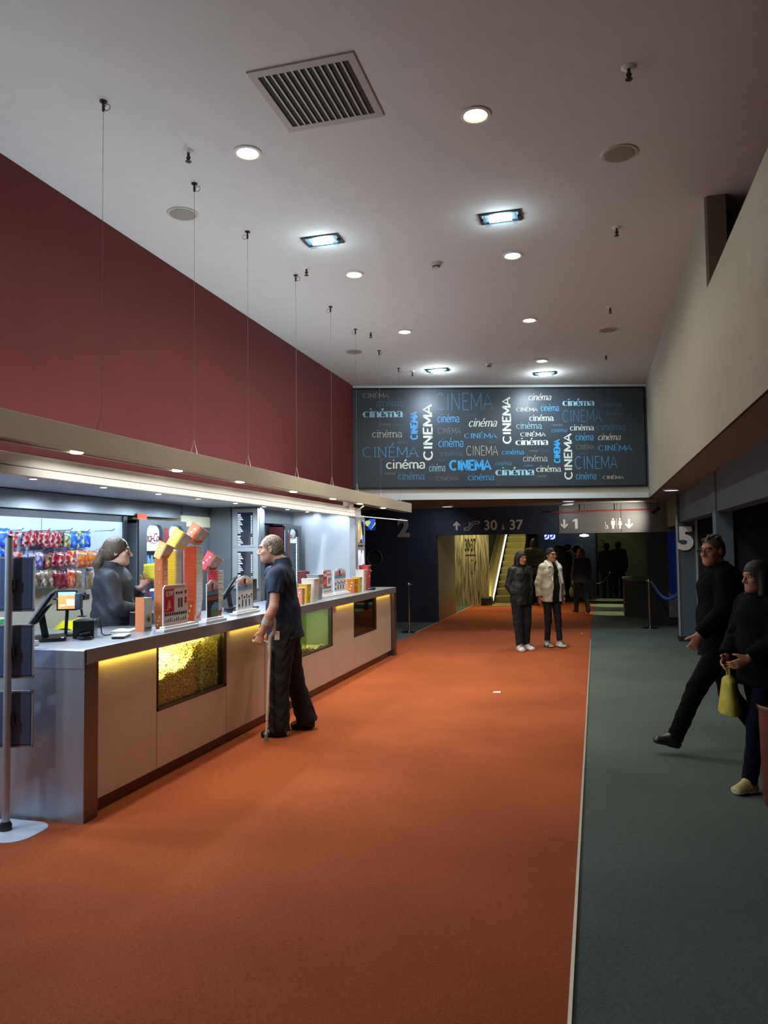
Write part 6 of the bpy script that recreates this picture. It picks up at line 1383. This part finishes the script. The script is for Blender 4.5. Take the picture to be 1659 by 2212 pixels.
yl=T('yellow_paper','bright yellow paper held up in the raised hand of the cashier','paper',c_); rr=CR*.075; 
b=MB(); u1=nrm(CR*.9+np.array([0,0,.15])); u2=np.array([0,0,1.])
for i in range(7):
    for j in range(7):
        u,v=-1+i/3,-1+j/3; vs.append(c_+u1*(u*.055+.01*math.sin(3*v))+u2*(.03+v*.075)+P_.fw*(.02*math.sin(2.2*u+1.5*v)))
for i in range(6):
    for j in range(6): fs.append((i*7+j,(i+1)*7+j,(i+1)*7+j+1,i*7+j+1))
o=b.add(vs,fs).build('sheet',M('yellow_sheet','c8c424',.6),yl,smooth=True); o.modifiers.new('th','SOLIDIFY').thickness=.003
# ---------------- woman in dark puffer, hood of hair, white trainers
wz=onZ(1128,1405,0)
WO=Person('woman with long dark hair in black puffer jacket and white trainers on the orange carpet',(wz[0],wz[1]),(.60,-.80),.92,h=.0062,pad=.55)
P_=WO; P_.J.update(eL=(-.205,-.06,1.13),wL=(-.155,.02,.97),eR=(.205,-.06,1.13),wR=(.155,.02,.97),aL=(-.075,-.0,.085),aR=(.075,.06,.085),kL=(-.085,.02,.48),kR=(.085,.03,.48),hd=(0,.035,1.60)); P_.face=(-.05,1,-.03); P_.toeL=(-.25,1,0); P_.toeR=(.35,1,0)
P_.hand={'L':((.6,.15,-.75),None,.5),'R':((-.6,.15,-.75),None,.5)}
P_.body(SKIN2,hands='LR'); P_.trousers(clothmat('dark_jogger_cloth','14161a',.9),loose=.02,pw=.175,hem=-.015)
def puff(F,s,k):
    for q in(-1,1): F.tube(s.g((q*.11,-.03,1.40)),s.g((q*.05,-.10,1.44)),.05*k,.06*k,None,.03)
    F.tube(s.g((-.11,.02,1.42)),s.g((.11,.02,1.42)),.045*k,.045*k,None,.03)
P_.top(clothmat('dark_green_puffer','141c1b',.5,bump=.4,scale=14),loose=.02,hem=.80,chest=(.16,.135),waist=(.165,.14),hip=(.165,.14),fold=.004,arm=.010,post=puff,name='puffer_jacket')
P_.shoes(M('white_trainer','d9d9d6',.5,var=.05),M('white_sole','e8e8e4',.6),big=1.22)
def longhair(F,s,k):
    hp=s.hp; F.ell(hp(0,-.045,-.04),np.array((.098,.085,.13))*k,.03,s.hR())
    for x in(-1,1): F.tube(hp(x*.078,-.005,.02),hp(x*.082,.01,-.12),.026*k,.03*k,None,.03); F.tube(hp(x*.075,.0,-.12),hp(x*.06,.02,-.22),.03*k,.02*k,None,.02)
    F.tube(hp(0,-.07,-.05),hp(0,-.09,-.24),(.09*k,.05*k),(.085*k,.03*k),s.rt,.03)
P_.hair(hairmat('dark_hair','211c1a'),front=.07,low=-.02,vol=.006,parts=longhair)
# ---------------- person in cream jacket
cz=onZ(1193,1398,0)
CJ=Person('person with glasses in cream leather jacket and black clothes on the orange carpet',(cz[0],cz[1]),(.66,-.75),.945,h=.0058,pad=.6)
P_=CJ; P_.J.update(hd=(.0,.03,1.60),eR=(.235,-.04,1.12),wR=(.25,-.01,.88),eL=(-.235,-.04,1.12),wL=(-.25,.0,.88),aL=(-.085,.10,.085),aR=(.085,-.03,.085),kL=(-.09,.06,.48),kR=(.09,.02,.48)); P_.face=(-.02,1,.06); P_.toeL=(.1,1,0); P_.toeR=(.25,1,0)
P_.body(SKIN2); P_.trousers(clothmat('black_leggings','131216',.8),loose=-.002,pw=.165,hem=.0)
P_.top(clothmat('black_sweater','0f1013',.9),loose=.0,hem=.80,chest=(.17,.135),waist=(.165,.14),hip=(.16,.13),sleeve=.4,name='sweater')
def openj(F,s,k):
    # open front: wedge of the front cut away
    f,r=s.fw,s.rt
    for z0,z1,w0,w1 in((.70,1.02,.105,.085),(1.02,1.46,.085,.05)):
        F.tube(s.g((-.012,.175,z0)),s.g((-.012,.14,z1)),(w0*k,.12*k),(w1*k,.10*k),r,.0,sub=True)
    for q in(-1,1):
        F.tube(s.g((q*.105,.045,1.36)),s.g((q*.075,.0,1.47)),.028*k,.03*k,None,.01); F.tube(s.g((q*.10,.125,1.25)),s.g((q*.10,.07,1.36)),(.04*k,.018*k),(.04*k,.02*k),r,.01)
    F.tube(s.g((-.08,-.035,1.47)),s.g((.08,-.035,1.47)),.03*k,.03*k,None,.012)
P_.top(clothmat('cream_leather','c6bfa0',.42,bump=.25,scale=22,coat=.15),loose=.022,hem=.80,chest=(.18,.14),waist=(.175,.145),hip=(.18,.15),fold=.0035,arm=.010,post=openj)
F=P_.field([(-.2,.2,1.1),(.2,-.1,1.5)],.12)
for q in(-1,1):
    F.tube(P_.g((q*.105,.01,1.475)),P_.g((q*.098,.135,1.375)),.036,.04,None,.015); F.tube(P_.g((q*.098,.135,1.375)),P_.g((q*.105,.185,1.12)),(.042,.018),(.014,.014),P_.rt,.015); F.tube(P_.g((q*.105,.01,1.475)),P_.g((0,-.09,1.485)),.034,.036,None,.015)
F.mesh('fur_collar',clothmat('white_fur','d8d6cc',.9,bump=.6,scale=60),P_.t)
P_.shoes(M('cream_black_trainer','3a3936',.5,var=.3,scale=11,hx2='d2cfc4'),M('black_sole','1b1b1c',.6),big=1.1)
P_.hair(hairmat('black_short_hair','14110f'),front=.054,low=.014,vol=.002,parts=tufts)
m=MB()
for x in(-.033,.033): m.tube([P_.hp(x+.026*math.cos(a),.103,.008+.019*math.sin(a)) for a in np.linspace(0,6.4,16)],.0028,6)
m.tube([P_.hp(-.008,.105,.012),P_.hp(.008,.105,.012)],.0025,6)
for x in(-1,1): m.tube([P_.hp(x*.06,.10,.012),P_.hp(x*.08,.0,.012)],.0025,6)
m.build('glasses',blk,P_.t,smooth=True)
# ---------------- walking man
WM_=Person('walking man in dark clothes mid-stride on the dark carpet at the right',(.95,6.60),(-.93,-.12),1.0,h=.0075,pad=.85)
P_=WM_; P_.J.update(pv=(0,0,.92),wa=(0,0,1.06),hL=(-.09,0,.88),hR=(.09,0,.88),kL=(-.09,.22,.53),aL=(-.08,.40,.14),kR=(.10,-.07,.46),aR=(.09,-.33,.12),eL=(-.25,.04,1.15),wL=(-.20,.22,.95),eR=(.24,-.10,1.14),wR=(.2,.0,.90),hd=(0,.05,1.60)); P_.face=(-.75,1,-.05); P_.toeL=(-.05,1,.22); P_.toeR=(.1,1,-.42)
P_.hand={'L':((0,.45,-.9),None,.8),'R':(None,None,.7)}
P_.body(SKIN2); P_.trousers(clothmat('dark_jeans_cloth','0a090b',.9,spec=.1),loose=.012); P_.top(clothmat('black_coat_cloth','08080a',.9,spec=.1),loose=.03,hem=.80,chest=(.18,.135),waist=(.175,.14),hip=(.18,.145),collar=.45,arm=.01)
P_.shoes(M('black_shoe_leather','15171c',.35)); P_.hair(hairmat('grey_brown_hair','4a3b2c'),front=.055,low=.0,vol=-.005,parts=tufts)
m=MB()
for x in(-.033,.033): m.tube([P_.hp(x+.026*math.cos(a),.103,.008+.018*math.sin(a)) for a in np.linspace(0,6.4,16)],.003,6)
m.tube([P_.hp(-.008,.105,.012),P_.hp(.008,.105,.012)],.003,6); m.build('glasses',blk,P_.t,smooth=True)
# ---------------- woman at the right edge with yellow bag
W2=Person('woman in dark coat with a yellow bag, cut by the right edge of the photo',(1.08,5.75),(-.80,-.45),.89,h=.0075,pad=.7)
P_=W2; P_.J.update(kL=(-.09,.14,.49),aL=(-.09,.22,.09),kR=(.1,-.05,.48),aR=(.1,-.22,.11),eR=(.22,.05,1.12),wR=(.12,.22,.98),eL=(-.22,.03,1.12),wL=(-.12,.22,1.0)); P_.face=(.05,1,-.05); P_.toeR=(.1,1,-.3)
P_.body(SKIN2); P_.trousers(clothmat('dark_blue_jeans','0e111e',.9,spec=.1),loose=.008); P_.top(clothmat('black_coat_cloth','08080a'),loose=.04,hem=.78,arm=.012,name='coat'); P_.shoes(M('yellow_white_trainer','b0a86a',.6),M('white_sole','e8e8e4'))
P_.hair(hairmat('dark_hair','211c1a'),front=.075,low=-.03,vol=.006,parts=longhair)
w=P_.g((.13,.20,.66)); yb=T('handbag','dull yellow bag carried by the woman at the right edge','handbag',(w[0],w[1],w[2]-.12))
F=SDF(w-.3,w+.3,.008); F.tube(w+np.array([0,0,.11]),w-np.array([0,0,.10]),(.045,.11),(.075,.15),(1,0,0),.02,cut1=True); F.mesh('bag_body',M('dull_yellow_cloth','a89a28',.7,var=.2,scale=14),yb); MB().tube([w+np.array([0,-.06,.12]),w+np.array([0,-.04,.24]),w+np.array([0,.04,.24]),w+np.array([0,.06,.12])],.008,6).build('handle_loop',MATS['dull_yellow_cloth'],yb,smooth=True)
# ---------------- distant people
dk=[clothmat('far_dark_a','1c1d20'),clothmat('far_dark_b','2b2d2c'),clothmat('far_slate','343a40'),clothmat('far_olive','34362a')]
def far(label,px,py,fw,sc,ct,cl,hr,hood=False,upd=None,loose=.03):
    b=onZ(px,py,0); p=Person(label,(b[0],b[1]),fw,sc,h=.012,pad=.6)
    p.J.update(aL=(-.09,.06,.085),aR=(.09,-.06,.085))
    if upd: p.J.update(upd)
    p.body(SKIN2); p.trousers(cl,loose=.012); p.top(ct,loose=loose,hem=.80,arm=.012,collar=.5); p.shoes(M('black_shoe_leather','15171c',.35)); p.hair(hr,front=.08,low=-.05,vol=.008,parts=longhair if hood else None,h=.01); return p
bh=hairmat('dark_hair','211c1a')
far('tall dark hunched figure standing behind the couple, beside the escalator',1157,1308,(-.1,1),1.10,dk[0],dk[0],bh,True,dict(hd=(0,.06,1.60)),.055)
far('dark figure seen past the cream jacket person, nearer the escalator',1207,1303,(-.3,1),.98,dk[1],dk[0],bh)
far('slim dark figure in profile beside the round portholes',1228,1300,(1,.2),1.0,dk[0],dk[0],bh)
bgp=far('person with fair hair and slate jacket walking away with a bag in the passage',1258,1324,(-.35,.94),.93,dk[2],dk[0],hairmat('fair_hair','8a6238'),True,dict(aL=(-.09,.22,.085),kL=(-.09,.18,.48),aR=(.09,-.22,.11),kR=(.09,-.05,.46)))
far('dark figure with loose coat at the end of the passage, left of a pair',1313,1291,(-.1,1),1.02,dk[3],dk[3],bh,False,None,.06)
far('dark figure at the end of the passage, right of a pair',1338,1289,(.1,1),1.05,dk[0],dk[0],bh,False,None,.05)
w=bgp.g((-.24,.12,.55)); t=T('shoulder_bag','pale bag carried by the fair haired walker in the passage','bag',(w[0],w[1],w[2]-.12)); F=SDF(w-.3,w+.3,.012); F.ell(w,(.06,.14,.13),.02); F.mesh('bag_body',M('olive_bag_cloth','6a6a3c',.8),t); MB().tube([w+np.array([0,-.08,.1]),w+np.array([0,0,.36]),w+np.array([0,.08,.1])],.008,6).build('strap',MATS['olive_bag_cloth'],t)
# ================================================================ WORLD AND VIEW
wd=bpy.data.worlds.new('world'); SC.world=wd; wd.use_nodes=True; bg=wd.node_tree.nodes['Background']; bg.inputs[0].default_value=(.95,.90,.84,1); bg.inputs[1].default_value=.08
vs_=SC.view_settings; vs_.view_transform='Standard'; vs_.look='None'; vs_.gamma=1; vs_.use_curve_mapping=False; vs_.exposure=0.0
cy=SC.cycles
try:
    cy.use_adaptive_sampling=True; cy.adaptive_threshold=.02; cy.max_bounces=7; cy.diffuse_bounces=4; cy.glossy_bounces=3; cy.transparent_max_bounces=10; cy.sample_clamp_indirect=6; cy.caustics_reflective=False; cy.caustics_refractive=False
    cy.use_denoising=True
except Exception as e: print(e)
